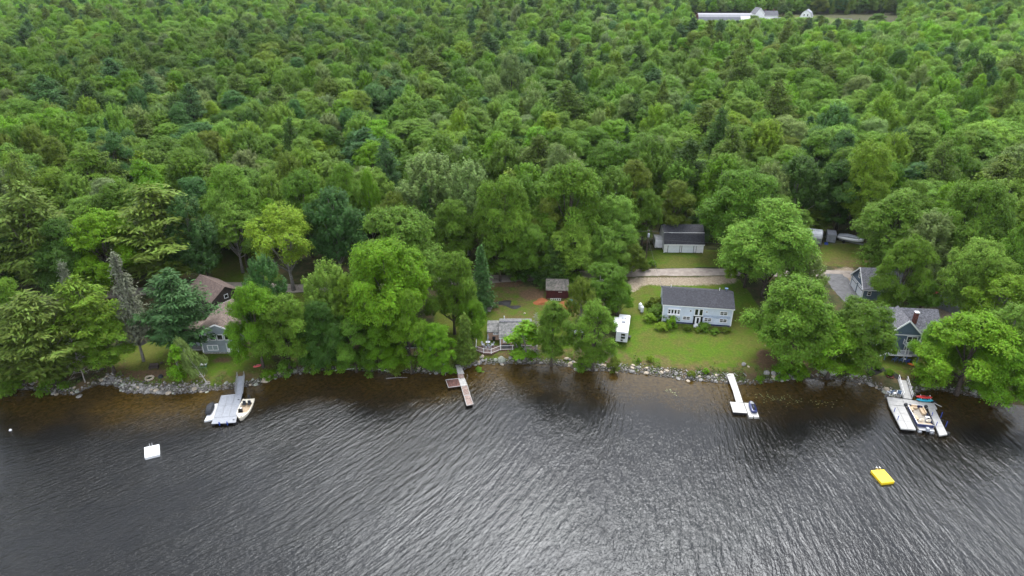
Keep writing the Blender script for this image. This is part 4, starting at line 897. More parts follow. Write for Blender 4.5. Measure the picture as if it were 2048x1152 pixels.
# ------------------------------------------------------------------ white gambrel garage
p=at(1367,505.5); h=empty('garage','white double garage with dark gambrel roof beside the big oak','garage',(p.x,p.y+3.8,p.z),R(-1.5))
W,D,E_=9.2,7.6,2.35; hD=D/2; kn=(-hD+1.35,E_+2.15); tp=(0,E_+3.35)
MB().prism([(-hD,.1),(hD,.1),(hD,E_),(hD-1.35,E_+2.15),tp,kn,(-hD,E_)],-W/2,W/2).build('wall',M['white_siding'],h)
MB().box((0,0,-.45),(W-.1,D-.1,1.1)).build('foundation',M['concrete'],h)
roof_from([(-hD-.25,E_-.1),(kn[0]-.05,kn[1]+.14),(0,tp[1]+.14),(-kn[0]+.05,kn[1]+.14),(hD+.25,E_-.1)],-W/2-.25,W/2+.25,.14).build('roof',M['charcoal_shingles'],h)
b=MB(); b.box((0,-hD-.27,E_-.22),(W+.5,.06,.22)); b.box((0,kn[0]-.06,kn[1]+.16),(W+.5,.10,.03)); 
for sx in(-1,1): b.box((sx*(W/2+.01),-hD+.0,E_/2),(.2,.2,E_))
b.build('trim',M['white_trim'],h)
for u in(-2.35,.95):
    d=MB().box((u,-hD-.03,1.05),(2.75,.06,2.0)).build('garage_door',M['door_white'],h); k=MB()
    k.box((u-1.43,-hD-.035,1.08),(.10,.07,2.06)); k.box((u+1.43,-hD-.035,1.08),(.10,.07,2.06)); k.box((u,-hD-.035,2.10),(2.96,.07,.08)); k.build('door_frame',M['dark_metal'],d)
d=MB().box((3.55,-hD-.03,1.0),(.95,.06,1.9)).build('door',M['white_paint'],h); MB().box((3.02,-hD-.033,1.0),(.06,.07,1.95)).build('door_frame',M['dark_metal'],d)
win(h,0,-W/2,1.35,.9,1.1,'l'); win(h,0,-W/2,E_+1.6,.8,1.1,'l')
MB().box((-W/2-.9,.6,1.1),(1.7,3,2.2)).build('lean_to',M['white_siding'],h)
# ------------------------------------------------------------------ red shed
p=at(1115,597); h=empty('shed','small dark red shed with mossy grey roof at the edge of the trees','shed',(p.x,p.y+2.4,p.z),R(-2))
gable(h,4.5,4.8,2.0,1.35,'red_boards','mossy_shingles',.2,trim='red_boards',found=.05)
MB().box((.6,-2.43,1.55),(.8,.05,.12)).build('vent',M['white_trim'],h)
# white ladder against the shed
p=at(1113,600); b=MB()
for s in(-1,1): b.box((0,s*.2,.35),(2.3,.05,.09))
for i in range(6): b.box((-1+.4*i,0,.35),(.07,.4,.05))
o=b.build('ladder',M['white_paint']); o.location=(p.x-.2,p.y+.0,p.z+.15); o.rotation_euler=(R(62),0,0); tag(o,'white ladder lying on its side against the red shed','ladder')
# ------------------------------------------------------------------ pink cottage with deck
p=V0(1004,692,1.0); base=Vector((p.x+2.6,p.y,1.0))
h=empty('cottage','pink cottage with weathered grey roof and white-railed brown deck','house',(base.x,base.y+3.4,1.0),0)
gable(h,5.8,6.8,2.0,1.35,'pink_siding','old_shingles',.28,found=.0)
fy=-3.4; win(h,-1.55,fy,1.3,.75,1.0,'f',1,2)
for sx in(-2.2,-.9): MB().box((sx,fy-.03,1.3),(.42,.06,1.05)).build('shutter',M['white_paint'],h)
d=MB().box((.65,fy-.04,.95),(.9,.06,1.9)).build('door',M['dark_glass'],h); b=MB(); b.box((.13,fy-.04,1.0),(.1,.08,2.0)); b.box((1.17,fy-.04,1.0),(.1,.08,2.0)); b.build('door_frame',M['white_trim'],d)
MB().box((0,.0,3.50),(6.2,.4,.06)).build('ridge_cap',M['grey_shingles'],h)
MB().tube([(-2.2,.6,3.2),(-2.2,.6,4.3)],.09,8).build('vent_pipe',M['white_paint'],h)
b=MB(); b.prism([(-1.4,0),(2.6,0),(2.6,2.0),(.6,2.6),(-1.4,2.0)],-5.35,-2.92); b.build('side_wing',M['pink_siding'],h)
roof_from([(-1.65,2.02),(.6,2.74),(2.8,2.08)],-5.5,-2.92,.12).build('side_roof',M['old_shingles'],h)
win(h,-3.8,-1.4,1.55,1.1,.5,'f',2,1,gm='blind_glass')
dk=[(951,702),(967,707),(983,708),(1001,701),(1075,700),(1075,686),(955,680)]
o_=MB(); pts=[V0(*q,1.0)-h.location for q in dk]; o_.add([(q.x,q.y,0) for q in pts]+[(q.x,q.y,-.2) for q in pts],[tuple(range(7)),tuple(range(13,6,-1))]+[(i,(i+1)%7,7+(i+1)%7,7+i) for i in range(7)]); dko=o_.build('deck',M['brown_deck'],h)
for q in pts[:5]: MB().box((q.x+.05,q.y+.12,-.7),(.14,.14,1.0)).build('deck_post',M['dark_wood'],h)
rp=[V0(*q,1.0)-h.location for q in [(953,684),(952,701),(967.5,706),(982.5,707),(1001,700),(1025,699.5),(1050,699.5),(1074,699.5)]]
railing(h,rp,.95,rails=(1.0,.16),bal=.22,post=.13)
# furniture on the deck
q=V0(976,690,1.0); o=MB(); o.lathe([(.42,.66),(.45,.70),(.0,.71)],seg=14); o.tube([(0,0,0),(0,0,2.1)],.05); o.lathe([(.10,1.2),(.16,1.5),(.12,2.1),(.03,2.5)],seg=10); o.lathe([(.3,0),(.3,.06),(.05,.1)],seg=12); o=o.build('parasol_table',M['pale_grey_cover']); o.location=q; tag(o,'round table with a folded grey parasol on the brown deck','table')
for i,(px_,py_,rr_) in enumerate([(966,692,.9),(971,697,2.6),(985,692,-1.2),(980,697,3.6)]): deckchair(['pale deck chair at the table nearest the cedar','pale deck chair between the parasol table and the railing corner','pale deck chair between the parasol table and the pink wall','pale deck chair at the front corner of the parasol table'][i],V0(px_,py_,1.0),rr_,'pale_grey_cover','pale_grey_cover','chairs on the pink cottage deck',.82)
q=V0(988,681,1.0); g_=empty('grill','dark covered grill against the pink side wing','grill',q,0); MB().box((0,0,.75),(.62,.5,.35)).build('lid',M['charcoal_cover'],g_,bevel=.05); MB().box((0,0,.3),(.55,.45,.55)).build('cart',M['dark_metal'],g_)
o=MB().box((0,0,.3),(1.5,.6,.6)).build('storage_box',M['charcoal_cover'],bevel=.06); o.location=V0(1012,695,1.0); tag(o,'dark covered bench on the deck under the pink cottage window','box')
# ------------------------------------------------------------------ yard behind the pink cottage
def pile(name,label,cat,px,py,rx,ry,hh,m,seed,group=None):
    r=np.random.default_rng(seed); p=at(px,py); vs=[];fs=[]; n=20;k=9
    for i in range(k+1):
        f=i/k
        for j in range(n):
            a=2*math.pi*j/n; g=1+.22*math.sin(a*3+seed)+.12*r.uniform(-1,1); x=p.x+rx*f*g*math.cos(a); y=p.y+ry*f*g*math.sin(a); vs.append((x-p.x,y-p.y,T(x,y)-p.z-.04+hh*(1-f*f)**1.3*(1+.3*r.uniform(-1,1)) if f<1 else T(x,y)-p.z-.08))
    for i in range(k):
        for j in range(n): a=i*n+j; b_=i*n+(j+1)%n; fs.append((a,b_,b_+n,a+n))
    o=MB().add(vs,fs).build(name,M[m],smooth=True); o.location=p; tag(o,label,cat,group); return o
pile('mulch_pile','low orange pile of wood chips in front of the red shed','mulch pile',1085,604,2.1,1.6,.45,'orange_mulch',3)
pile('mulch_pile','larger orange pile of wood chips beside the blue tarp','mulch pile',1130,613,2.4,2.2,.6,'orange_mulch',4)
pile('tarp','crumpled black tarp on the grass behind the pink cottage','tarp',1008,606,2.0,1.2,.28,'tarp_black',5)
pile('tarp','long tail of black sheeting on the grass beside the crumpled tarp','tarp',1028,614,1.7,.8,.22,'tarp_black',6)
pile('tarp_heap','pale blue tarp over a heap beside the orange wood chips','tarp',1142,608,1.0,1.2,1.0,'tarp_cyan',7)
for i,(px_,py_) in enumerate([(985,607),(982,612),(979.5,617),(977,622)]):
    p=at(px_,py_); b=MB()
    for k in range(5): b.box((0,-.36+.18*k,.09),(1.0,.14,.04))
    for k in(-1,0,1): b.box((k*.42,0,.035),(.09,.86,.07))
    o=b.build('walkway_board',M['grey_pallet']); o.location=p; o.rotation_euler=(0,0,R(-4)); tag(o,['grey slatted walkway section nearest the pull-off','second grey slatted walkway section from the pull-off','third grey slatted walkway section towards the cottage','grey slatted walkway section nearest the pink cottage'][i],'walkway','grey walkway boards behind the pink cottage')
# white-roofed low box / trailer beside the dark green tree
p=at(1154,674); r=empty('utility_trailer','low white-topped utility trailer half hidden by the waterside tree','trailer',(p.x,p.y+1,p.z),R(4)); MB().box((0,0,.62),(2.6,1.9,.5)).build('body',M['dark_metal'],r); MB().box((0,0,.92),(2.7,2.0,.1)).build('cover',M['tarp_white'],r,bevel=.03)
for s in(-1,1): MB().tube([(s*1.0-.1,-.98,.3),(s*1.0+.1,-.98,.3)],.3,12).build('wheel',M['rubber'],r)
# ------------------------------------------------------------------ camper trailer
r_=R(8); c=V0(1249,646,4.1); z0=1.25
rv=empty('camper_trailer','white camper trailer with slide-out parked on the lawn left of the house','trailer',(c.x-.15,c.y+.1,z0),R(-13))
rv.location.z=T(c.x,c.y)
L_,W_,H_=7.0,2.2,2.75
b=MB().prism([(-L_/2,.55),(L_/2,.55),(L_/2,2.5),(L_/2-.5,H_),(-L_/2,H_)],-W_/2,W_/2,'x'); b.build('body',M['rv_white'],rv,bevel=.04)
MB().box((0,0,H_+.02),(W_-.12,L_-.5,.05)).build('roof',M['white_gelcoat'],rv)
MB().box((-W_/2-.42,.9,1.75),(.85,2.6,1.8)).build('slide_out',M['rv_white'],rv,bevel=.03)
MB().box((0,-L_/2-.012,1.6),(W_-.1,.03,1.95)).build('end_panel',M['rv_end'],rv)
for u,z,w_,hh in ((.25,2.2,.75,.42),(.25,1.55,.75,.45),(.05,.95,.4,.3)): win(rv,u,-L_/2-.03,z,w_,hh,'f',fm='dark_metal',ft=.04)
for x,y in((-.3,1.7),(.2,1.7)): MB().box((x,y,H_+.1),(.36,.36,.12)).build('roof_vent',M['pale_grey_cover'],rv,bevel=.02)
MB().box((0,.2,H_+.14),(.7,.6,.2)).build('air_conditioner',M['tarp_grey'],rv,bevel=.04)
for y in(-.5,.4):
    for s in(-1,1): MB().tube([(s*(W_/2-.22),y,.36),(s*(W_/2),y,.36)],.36,14).build('wheel',M['rubber'],rv)
MB().box((W_/2+.25,-1.2,.45),(.5,.7,.35)).build('step',M['dark_metal'],rv)
MB().box((0,0,.52),(1.9,L_-.6,.14)).build('chassis',M['dark_metal'],rv)
# propane tanks
def tank(px,py,label):
    p=at(px,py); r=empty('propane_tank',label,'gas tank',p,0,'white propane tanks on the lawn'); MB().lathe([(.3,.02),(.36,.12),(.38,.3),(.38,1.05),(.33,1.22),(.2,1.32),(.05,1.35)],seg=18).build('body',M['tank_white'],r,smooth=True); MB().lathe([(.13,1.3),(.14,1.46),(.10,1.5)],seg=12).build('valve_cap',M['white_paint'],r); MB().lathe([(.34,-.1),(.34,.03)],seg=14).build('foot_ring',M['concrete'],r)
tank(1280,618,'rear white upright propane tank, farther from the water'); tank(1283.5,624,'front white upright propane tank, nearer the water')
# ------------------------------------------------------------------ utility poles and wires
def upole(px,py,h,label,tr=True):
    p=at(px,py); r=empty('utility_pole',label,'pole',p,0,'utility poles'); MB().tube([(0,0,-.5),(0,0,h*.5),(0,0,h)],[.17,.14,.11],9).build('pole',M['old_pole'],r)
    if tr:
        t_=MB().lathe([(.05,h-1.75),(.27,h-1.7),(.27,h-.95),(.22,h-.86),(.05,h-.82)],(0.05,-.38,0),14).build('transformer',M['pale_grey_cover'],r); MB().box((0,0,h-.25),(.5,.10,.10)).build('insulator_bracket',M['chrome'],r)
    else: MB().box((0,0,h-.2),(.35,.1,.1)).build('insulator_bracket',M['dark_metal'],r)
    return Vector((p.x,p.y,p.z+h))
PT=upole(1291,524,8.2,'brown utility pole with grey transformer at the left of the garage lawn')
P2=upole(496,545,8.5,'plain grey utility pole behind the yellow-green roadside maple',False)
P3=Vector((87,145,10.2))
def wire(a,b_,sag,label,rad=.022):
    pts=[a.lerp(b_,i/14)-Vector((0,0,sag*4*(i/14)*(1-i/14))) for i in range(15)]; o=MB().tube([p-a for p in pts],rad,4).build('power_line',M['wire']); o.location=a; tag(o,label,'wire','power lines along the road')
wire(PT-Vector((0,0,.4)),P2-Vector((0,0,.3)),1.6,'upper power line running left from the pole with the transformer'); wire(PT-Vector((0,0,2.2)),P2-Vector((0,0,1.8)),1.8,'lower power line running left from the pole with the transformer')
wire(PT-Vector((0,0,.4)),P3,1.2,'upper power line running right across the white garage'); wire(PT-Vector((0,0,2.2)),P3-Vector((0,0,1.9)),1.3,'lower power line running right across the white garage')
hb=[o for o in bpy.data.objects if o.name=='house'][0]
wire(PT-Vector((0,0,1.8)),off(hb.location,R(-8.4),-6.7,1.0)+Vector((0,0,5.2)),.5,'service cable dropping from the pole to the pale blue house')
wire(P2-Vector((0,0,.3)),Vector((-125,136,11)),1.5,'power line running left from the plain grey pole')
# ------------------------------------------------------------------ slate blue garage at right
gx=empty('garage','slate blue garage with two white doors and grey gable roof among the oaks','garage',(78.0,130.4,2.35),R(-5))
# ridge along local x, gable end faces left
W,D,E_=8.0,6.8,2.7
gable(gx,W,D,E_,3.1,'slate_blue_siding','grey_shingles',.3,found=.1)
b=MB(); hD=D/2+.3; L=math.hypot(hD,hD*3.1/3.4)
for s in(-1,1): b.box((-W/2-.33,s*hD/2,E_+3.1-hD*3.1/3.4/2+.02),(.06,L,.26),0,-s*math.atan(3.1/3.4))
b.build('rake_board',M['white_trim'],gx)
for v in(1.6,-1.7):
    d=MB().box((-W/2-.03,v,1.15),(.06,2.7,2.1)).build('garage_door',M['door_white'],gx); q=MB()
    for k in range(4): q.box((-W/2-.065,v-1.0+.67*k,1.85),(.02,.42,.22))
    q.build('pane',M['dark_glass'],d)
MB().box((-W/2-.03,0,2.45),(.08,6.5,.14)).build('door_header',M['white_trim'],gx)
win(gx,0,-W/2,4.1,.8,1.2,'l',1,2); win(gx,-2.7,-D/2,1.5,.8,1.0,'f',1,2)
# ------------------------------------------------------------------ chimney house with deck
ch=empty('house','dark blue lake house with grey roof and brick chimney between two oaks','house',(73.9,112.2,1.35),R(-6))
gable(ch,10.6,7.6,4.2,3.0,'slate_blue_siding','grey_shingles',.3,found=.0)
# front gable wing
hw,ev,rs=2.9,4.6,2.9
MB().prism([(-hw-1.6,0),(hw-1.6,0),(hw-1.6,ev),(-1.6,ev+rs),(-hw-1.6,ev)],-5.2,-1.0,'y').build('front_wing',M['slate_blue_siding'],ch)
roof_from([(-hw-.3-1.6,ev-.16),(-1.6,ev+rs+.14),(hw+.3-1.6,ev-.16)],-5.5,.2,.14,'y').build('wing_roof',M['grey_shingles_side'],ch)
b=MB(); L=math.hypot(hw+.3,(hw+.3)*rs/hw)
for s in(-1,1): b.box((-1.6+s*(hw+.3)/2,-5.53,ev+rs-(hw+.3)/2*rs/hw+.0),(L,.06,.28),0,0,s*math.atan(rs/hw))
b.box((-1.6,-5.23,ev-.2),(2*hw,.06,.16)); b.box((hw-1.6,-5.22,ev/2),(.18,.08,ev)); b.build('rake_board',M['white_trim'],ch)
c_=MB().box((.75,-2.4,6.6),(.62,.62,2.2)).build('chimney',M['brick'],ch); MB().box((.75,-2.4,7.76),(.74,.74,.14)).build('chimney_cap',M['white_paint'],c_)
MB().box((-.2,-6.0,2.55),(2.6,1.7,.14)).build('balcony',M['grey_deck'],ch)
railing(ch,[Vector(v) for v in((-1.5,-5.25,2.6),(-1.5,-6.8,2.6),(-.2,-6.8,2.6),(1.1,-6.8,2.6),(1.1,-5.25,2.6))],.95,bal=.2,name='railing')
win(ch,-.2,-5.22,3.5,1.9,1.4,'f',2,1); win(ch,-.2,-5.22,1.2,1.9,1.7,'f',2,1)
for u in(-1.45,1.05): MB().box((u,-6.7,1.2),(.14,.14,2.5)).build('balcony_post',M['white_paint'],ch)
dl=[V0(*q,2.6)-ch.location for q in [(1752,716),(1772,708),(1838,712),(1838,700),(1775,698)]]
for q in dl: q.z=0
Rm=Matrix.Rotation(R(6),3,'Z'); dl=[Rm@q for q in dl]
zt=1.25; n_=len(dl); MB().add([(q.x,q.y,zt) for q in dl]+[(q.x,q.y,zt-.2) for q in dl],[tuple(range(n_)),tuple(range(2*n_-1,n_-1,-1))]+[(i,(i+1)%n_,n_+(i+1)%n_,n_+i) for i in range(n_)]).build('deck',M['grey_deck'],ch)
pp=[dl[0],dl[1],dl[1].lerp(dl[2],.33),dl[1].lerp(dl[2],.66),dl[2]]; pp=[Vector((q.x,q.y,zt)) for q in pp]
railing(ch,pp,.95,bal=.2,post=.12)
for q in pp: MB().box((q.x,q.y+.1,zt-.85),(.14,.14,1.5)).build('deck_post',M['steel_blue'],ch)
MB().box((pp[2].x,pp[2].y-.02,zt-.12),(5.2,.05,.24),math.atan2(pp[4].y-pp[1].y,pp[4].x-pp[1].x)).build('deck_fascia',M['white_trim'],ch)
kayak('kayak','orange kayak lying in front of the dark space under the deck',at(1828,731)+Vector((0,0,.05)),R(75),'orange_plastic',2.2)
for i,(px_,py_,m_) in enumerate([(1800,724,'steel_blue'),(1813,726,'blue_plastic'),(1788,722,'steel_blue')]): deckchair(['blue chair under the deck left of the white table','bright blue chair under the deck near the orange kayak','blue chair under the deck beside the stone planter'][i],at(px_,py_),R(170+20*i),m_,'steel_blue','blue chairs under the deck')
p=at(1806,724); o=MB().lathe([(.35,.68),(.38,.72),(.02,.73)],seg=14); o.tube([(0,0,0),(0,0,.7)],.05); o=o.build('table',M['white_paint']); o.location=p; tag(o,'small round white table under the deck among blue chairs','table')
# ------------------------------------------------------------------ other things on the right property
def ring(px,py,r0,n,label,sz,m='stone',name='fire_ring'):
    p=at(px,py); g=random.Random(px); e=empty(name,label,'fire ring',p,0)
    for i in range(n):
        a=2*math.pi*i/n; b=MB().box((r0*math.cos(a),r0*math.sin(a),sz*.3),(sz*g.uniform(.8,1.3),sz*g.uniform(.7,1.1),sz*g.uniform(.6,1)),a+g.uniform(-.3,.3)); b.build('stone',M[m],e,bevel=sz*.18)
    MB().lathe([(r0*.8,.02),(r0*.5,.05),(.02,.06)],seg=12).build('ash_bed',M['mulch_black'],e); return e
ring(1780,753,.55,10,'small round brick fire ring on the weedy rocks by the mulch path',.25,'brick')
ring(299,757,.62,12,'ring of pale stones for a fire on the left lawn',.34,'tan_stone')
p=at(1837,755); r=empty('bench','reddish wooden bench facing the water above the U-shaped dock','bench',p,R(-4))
for k in range(4): MB().box((0,-.28+.17*k,.46),(1.75,.14,.05)).build('seat_slat',M['redwood'],r)
for k in range(3): MB().box((0,.34+.03*k,.62+.17*k),(1.75,.05,.14)).build('back_slat',M['redwood'],r)
for sx in(-1,1):
    MB().box((sx*.88,-.28,.33),(.09,.09,.66)).build('leg',M['redwood'],r); MB().box((sx*.88,.36,.5),(.09,.09,1.0)).build('leg',M['redwood'],r); MB().box((sx*.88,.02,.68),(.11,.75,.05)).build('armrest',M['redwood'],r)
# tarp shelter, grey box trailer, boat on trailer
p=at(1634,490); r=empty('tarp_shelter','white tarp shelter with rounded roof and grey end at the back lot','shelter',(p.x-2.4,p.y+3.2,p.z),R(-18))
arc=[(-1.8,0.0),(-1.8,1.9),(-1.45,2.6),(-.8,3.0),(0,3.12),(.8,3.0),(1.45,2.6),(1.8,1.9),(1.8,0.0)]
MB().prism(arc+[(u*.95,w_-.06 if w_>0 else 0) for u,w_ in arc[::-1]],-4.2,4.2,'x').build('cover',M['tarp_white'],r,smooth=False)
MB().prism(arc,4.02,4.12,'x').build('end_flap',M['tarp_grey'],r); MB().prism([(-1.79,.02),(-1.83,.02),(-1.83,1.5),(-1.79,1.5)],-4.15,4.15,'x').build('side_skirt',M['tarp_grey'],r)
p=at(1665,487); r=empty('box_trailer','grey flat-topped box trailer between the tarp shelter and the covered boat','trailer',(p.x,p.y+1.5,p.z),R(-20)); MB().box((0,0,1.35),(2.1,3.2,2.1)).build('body',M['tarp_grey'],r,bevel=.05)
for s in(-1,1): MB().tube([(s*1.0,0,.33),(s*1.15,0,.33)],.33,12).build('wheel',M['rubber'],r)
o=MB().box((0,0,.25),(.8,.5,.5)).build('storage_box',M['blue_plastic'],bevel=.05); o.location=at(1652,489); tag(o,'bright blue box on the grass by the tarp shelter','box')
p=at(1699,486); r=empty('boat_on_trailer','pale covered motorboat on a trailer under the broad yellow-green oak','boat',(p.x,p.y,p.z),R(-37))
hl=[(-2.9,.95,.75,.85),(-1.5,1.05,.65,.95),(.3,1.02,.65,1.0),(1.7,.72,.72,1.0),(2.6,.30,.9,.9),(3.0,.05,1.1,.75)]
b=MB().loft([[(y,x,z) for x,y,z in rr_] for rr_ in rings_ellipse(hl,16)]); b.build('hull',M['white_gelcoat'],r,smooth=True)
b=MB().loft([[(y,x,z) for x,y,z in rr_] for rr_ in rings_ellipse([(-2.8,.85,1.45,.2),(-1,.8,1.5,.65),(.6,.75,1.5,.6),(2.4,.2,1.6,.25)],14)]); b.build('boat_cover',M['pale_grey_cover'],r,smooth=True)
MB().box((.3,0,.45),(5.6,.9,.12)).build('trailer_frame',M['aluminium'],r)
for s in(-1,1): MB().tube([(-1.2,s*1.0-.1,.36),(-1.2,s*1.0+.1,.36)],.36,14).build('wheel',M['rubber'],r)
MB().box((-3.05,0,1.2),(.4,.45,.8)).build('outboard_motor',M['charcoal_cover'],r,bevel=.08)
# camper and boats under the oaks, tent-roofed shed
p=at(1898,566); r=empty('camper_trailer','long white camper half hidden under the oaks at right','trailer',(p.x,p.y,p.z),R(-24)); MB().box((0,0,1.7),(8.2,2.4,2.1)).build('body',M['rv_white'],r,bevel=.12); MB().box((0,-1.22,1.9),(3.4,.05,.5)).build('window',M['dark_glass'],r); MB().box((0,-1.215,1.25),(8.0,.04,.14)).build('stripe',M['redwood'],r)
for s in(-1,1):
    for x in(-.5,.5): MB().tube([(x,s*1.0,.36),(x,s*1.2,.36)],.36,12).build('wheel',M['rubber'],r)
kayak('canoe','pale red canoe on the ground under the oaks, left of the other',at(1866,588)+Vector((0,0,.1)),R(-70),'pale_red_plastic',3.4,'canoe','red canoes under the oaks'); kayak('canoe','pale red canoe on the ground under the oaks, nearer the tent-roofed shed',at(1886,592)+Vector((0,0,.1)),R(-50),'pale_red_plastic',3.0,'canoe','red canoes under the oaks')
p=at(1925,640); r=empty('shed','grey tent-roofed shed with a dark vent at the right edge of the yard','shed',(p.x+1.2,p.y+3.5,p.z),R(38)); gable(r,4.2,7.0,1.9,1.7,'tarp_grey','tarp_grey',.15,'y',.0,trimlines=False); win(r,0,-3.5,2.1,.6,.4,'f',fm='tarp_grey')
# ------------------------------------------------------------------ grey house and brown-roofed garage at left
h=empty('house','grey two-storey house with tan gable roof half hidden by the yellow-green maple','house',(-54.3,112.6,1.28),R(2))
gable(h,6.4,9.4,4.85,1.5,'grey_siding','tan_shingles',.35,'y',.35,'stone')
for i in range(4): win(h,-2.35+1.35*i,-4.7,3.55,1.15,1.25,'f',1,1 if i else 2)
win(h,-1.35,-4.7,1.35,2.0,1.15,'f',2,1,gm='blind_glass')
d=MB().box((1.75,-4.73,1.25),(.85,.07,1.9)).build('door',M['grey_siding'],h); MB().box((1.75,-4.78,.75),(.7,.02,.8)).build('panel',M['white_paint'],d); MB().box((1.75,-4.78,1.7),(.6,.02,.75)).build('pane',M['dark_glass'],d)
b=MB(); b.box((1.24,-4.74,1.25),(.12,.09,1.95)); b.box((2.26,-4.74,1.25),(.12,.09,1.95)); b.build('door_frame',M['white_trim'],h)
MB().box((-5.3,-1.2,1.9),(4.0,5.0,2.3)).build('side_porch',M['grey_siding'],h); MB().box((-5.35,-1.4,3.2),(4.4,5.8,.14),0,R(8)).build('porch_roof',M['tan_shingles'],h); MB().box((-5.3,-4.3,1.1),(4.0,1.4,.15)).build('porch_deck',M['pale_deck'],h)
p=(-61.0,124.5); r=empty('garage','brown-roofed garage turned at an angle behind the blue-green pine','garage',(p[0],p[1],T(*p)),R(-38)); gable(r,8.6,6.4,3.9,2.1,'dark_wood','brown_shingles',.35,'x',.1,trim='brown_shingles'); win(r,0,4.3,3.9,.9,.9,'r')
# hidden cabin behind the shore trees
p=at(832,712); h=empty('cabin','little cabin with dark roof glimpsed between the shore trees','house',(p.x,p.y+2.2,p.z),R(3)); gable(h,5.2,4.4,2.2,1.2,'pink_siding','charcoal_shingles',.3,found=.2); win(h,-1.5,-2.2,1.3,.8,.8,'f',1,2); win(h,1.2,-2.2,1.3,1.2,.8,'f',2,1)
# ------------------------------------------------------------------ left lawn things
p=at(309,738); r=empty('bench','dark brown garden bench beside the fire ring on the left lawn','bench',p,R(8)); MB().box((0,0,.4),(1.5,.65,.12)).build('seat',M['dark_wood'],r); MB().box((0,.36,.72),(1.5,.09,.6)).build('backrest',M['dark_wood'],r)
for sx in(-1,1): MB().box((sx*.75,0,.45),(.1,.75,.6)).build('armrest',M['dark_wood'],r); MB().box((sx*.6,-.25,.17),(.1,.1,.34)).build('leg',M['dark_wood'],r); MB().box((sx*.6,.28,.17),(.1,.1,.34)).build('leg',M['dark_wood'],r)
p=at(324,729); r=empty('stool','round brown stool behind the garden bench','stool',p,.3); MB().lathe([(.28,.36),(.3,.42),(.05,.44)],seg=14).build('seat',M['dark_wood'],r)
for k in range(3): MB().tube([(.1*math.cos(k*2.1),.1*math.sin(k*2.1),.38),(.26*math.cos(k*2.1),.26*math.sin(k*2.1),0)],.035).build('leg',M['dark_wood'],r)
o=MB().lathe([(.1,.32),(.30,.36),(.36,.28),(.38,.12),(.34,0)],seg=18).build('kettle',M['charcoal_cover'],smooth=True); o.location=at(322,755); o.scale=(1.1,1.1,1.3); tag(o,'round black fire kettle beside the stone fire ring','kettle')
kayak('kayak','red kayak on the grass under the leaning birch',at(366,739)+Vector((0,0,.03)),R(-76),'red_plastic',2.6)
kayak('kayak','short pale red kayak on the grass under the right maple bough',at(516,733)+Vector((0,0,.03)),R(-60),'pale_red_plastic',1.7)
p=at(407,735); r=empty('picnic_table','small green picnic table with white top on the left lawn','table',p,R(12)); MB().box((0,0,.7),(1.3,.7,.06)).build('table_top',M['white_paint'],r)
for s in(-1,1): MB().box((0,s*.62,.42),(1.3,.25,.05)).build('bench_seat',M['green_plastic'],r); MB().box((s*.5,0,.35),(.08,1.3,.1)).build('frame',M['green_plastic'],r); MB().box((s*.5,-.3,.33),(.09,.09,.66)).build('leg',M['green_plastic'],r); MB().box((s*.5,.3,.33),(.09,.09,.66)).build('leg',M['green_plastic'],r)
p=at(462,690); 
# ------------------------------------------------------------------ docks
def px_root(name,label,cat,px,z,group=None):
    q=V0(*px,z); return empty(name,label,cat,q,0,group)
def post(root,px,z0,z1,r,m,name='post'):
    q=V0(*px,z0)-root.location; return MB().tube([(q.x,q.y,q.z),(q.x,q.y,q.z+z1-z0)],r,6).build(name,M[m],root)
def bar_path(root,pxs,z,r,m,name): 
    pts=[V0(*p,z)-root.location for p in pxs]; return MB().tube(pts,r,5).build(name,M[m],root)
# aluminium dock
Z=.55; dr=px_root('dock','wide grey aluminium dock of six panels beside the cream fishing boat','dock',(455,815),0)
cc=[V0(442.6,791.4,Z),V0(484.2,787.2,Z),V0(470.8,844.5,Z),V0(423.2,847.3,Z)]; cc=[c-dr.location for c in cc]
us=[0,.333,.667,1]; vs_=[0,.40,.80,1.0]
for i in range(3):
    for j in range(2):
        e=.012; q=[quadpt(cc,us[i]+e,vs_[j]+e),quadpt(cc,us[i+1]-e,vs_[j]+e),quadpt(cc,us[i+1]-e,vs_[j+1]-e),quadpt(cc,us[i]+e,vs_[j+1]-e)]
        MB().add([(p.x,p.y,Z) for p in q]+[(p.x,p.y,Z-.1) for p in q],[(0,1,2,3),(7,6,5,4),(0,4,5,1),(1,5,6,2),(2,6,7,3),(3,7,4,0)]).build('deck_panel',M['grey_deck'],dr)
q=[quadpt(cc,.01,.815),quadpt(cc,.99,.815),quadpt(cc,.99,.99),quadpt(cc,.01,.99)]
MB().add([(p.x,p.y,Z) for p in q]+[(p.x,p.y,Z-.1) for p in q],[(0,1,2,3),(7,6,5,4),(0,4,5,1),(1,5,6,2),(2,6,7,3),(3,7,4,0)]).build('deck_panel',M['grey_deck'],dr)
b=MB()
for u in us: b.tube([quadpt(cc,u,0)+Vector((0,0,-.03)),quadpt(cc,u,1 if u in(0,1) else .8)+Vector((0,0,-.03))],.06,4)
for v in (0,.4,.8,1): b.tube([quadpt(cc,0,v)+Vector((0,0,-.03)),quadpt(cc,1,v)+Vector((0,0,-.03))],.06,4)
b.build('frame',M['aluminium'],dr)
for u in(.04,.5,.96):
    for v in(.05,.5,.95): p=quadpt(cc,u,v); MB().lathe([(.3,-.45-.15),(.34,-.3-.0),(.3,Z-.16)],(p.x,p.y,0),10).build('float',M['black_plastic'],dr)
for u in(.33,.66): p=quadpt(cc,u,1.0); MB().box((p.x,p.y-.08,Z-.05),(.16,.12,.75)).build('bumper_post',M['blue_plastic'],dr,bevel=.04)
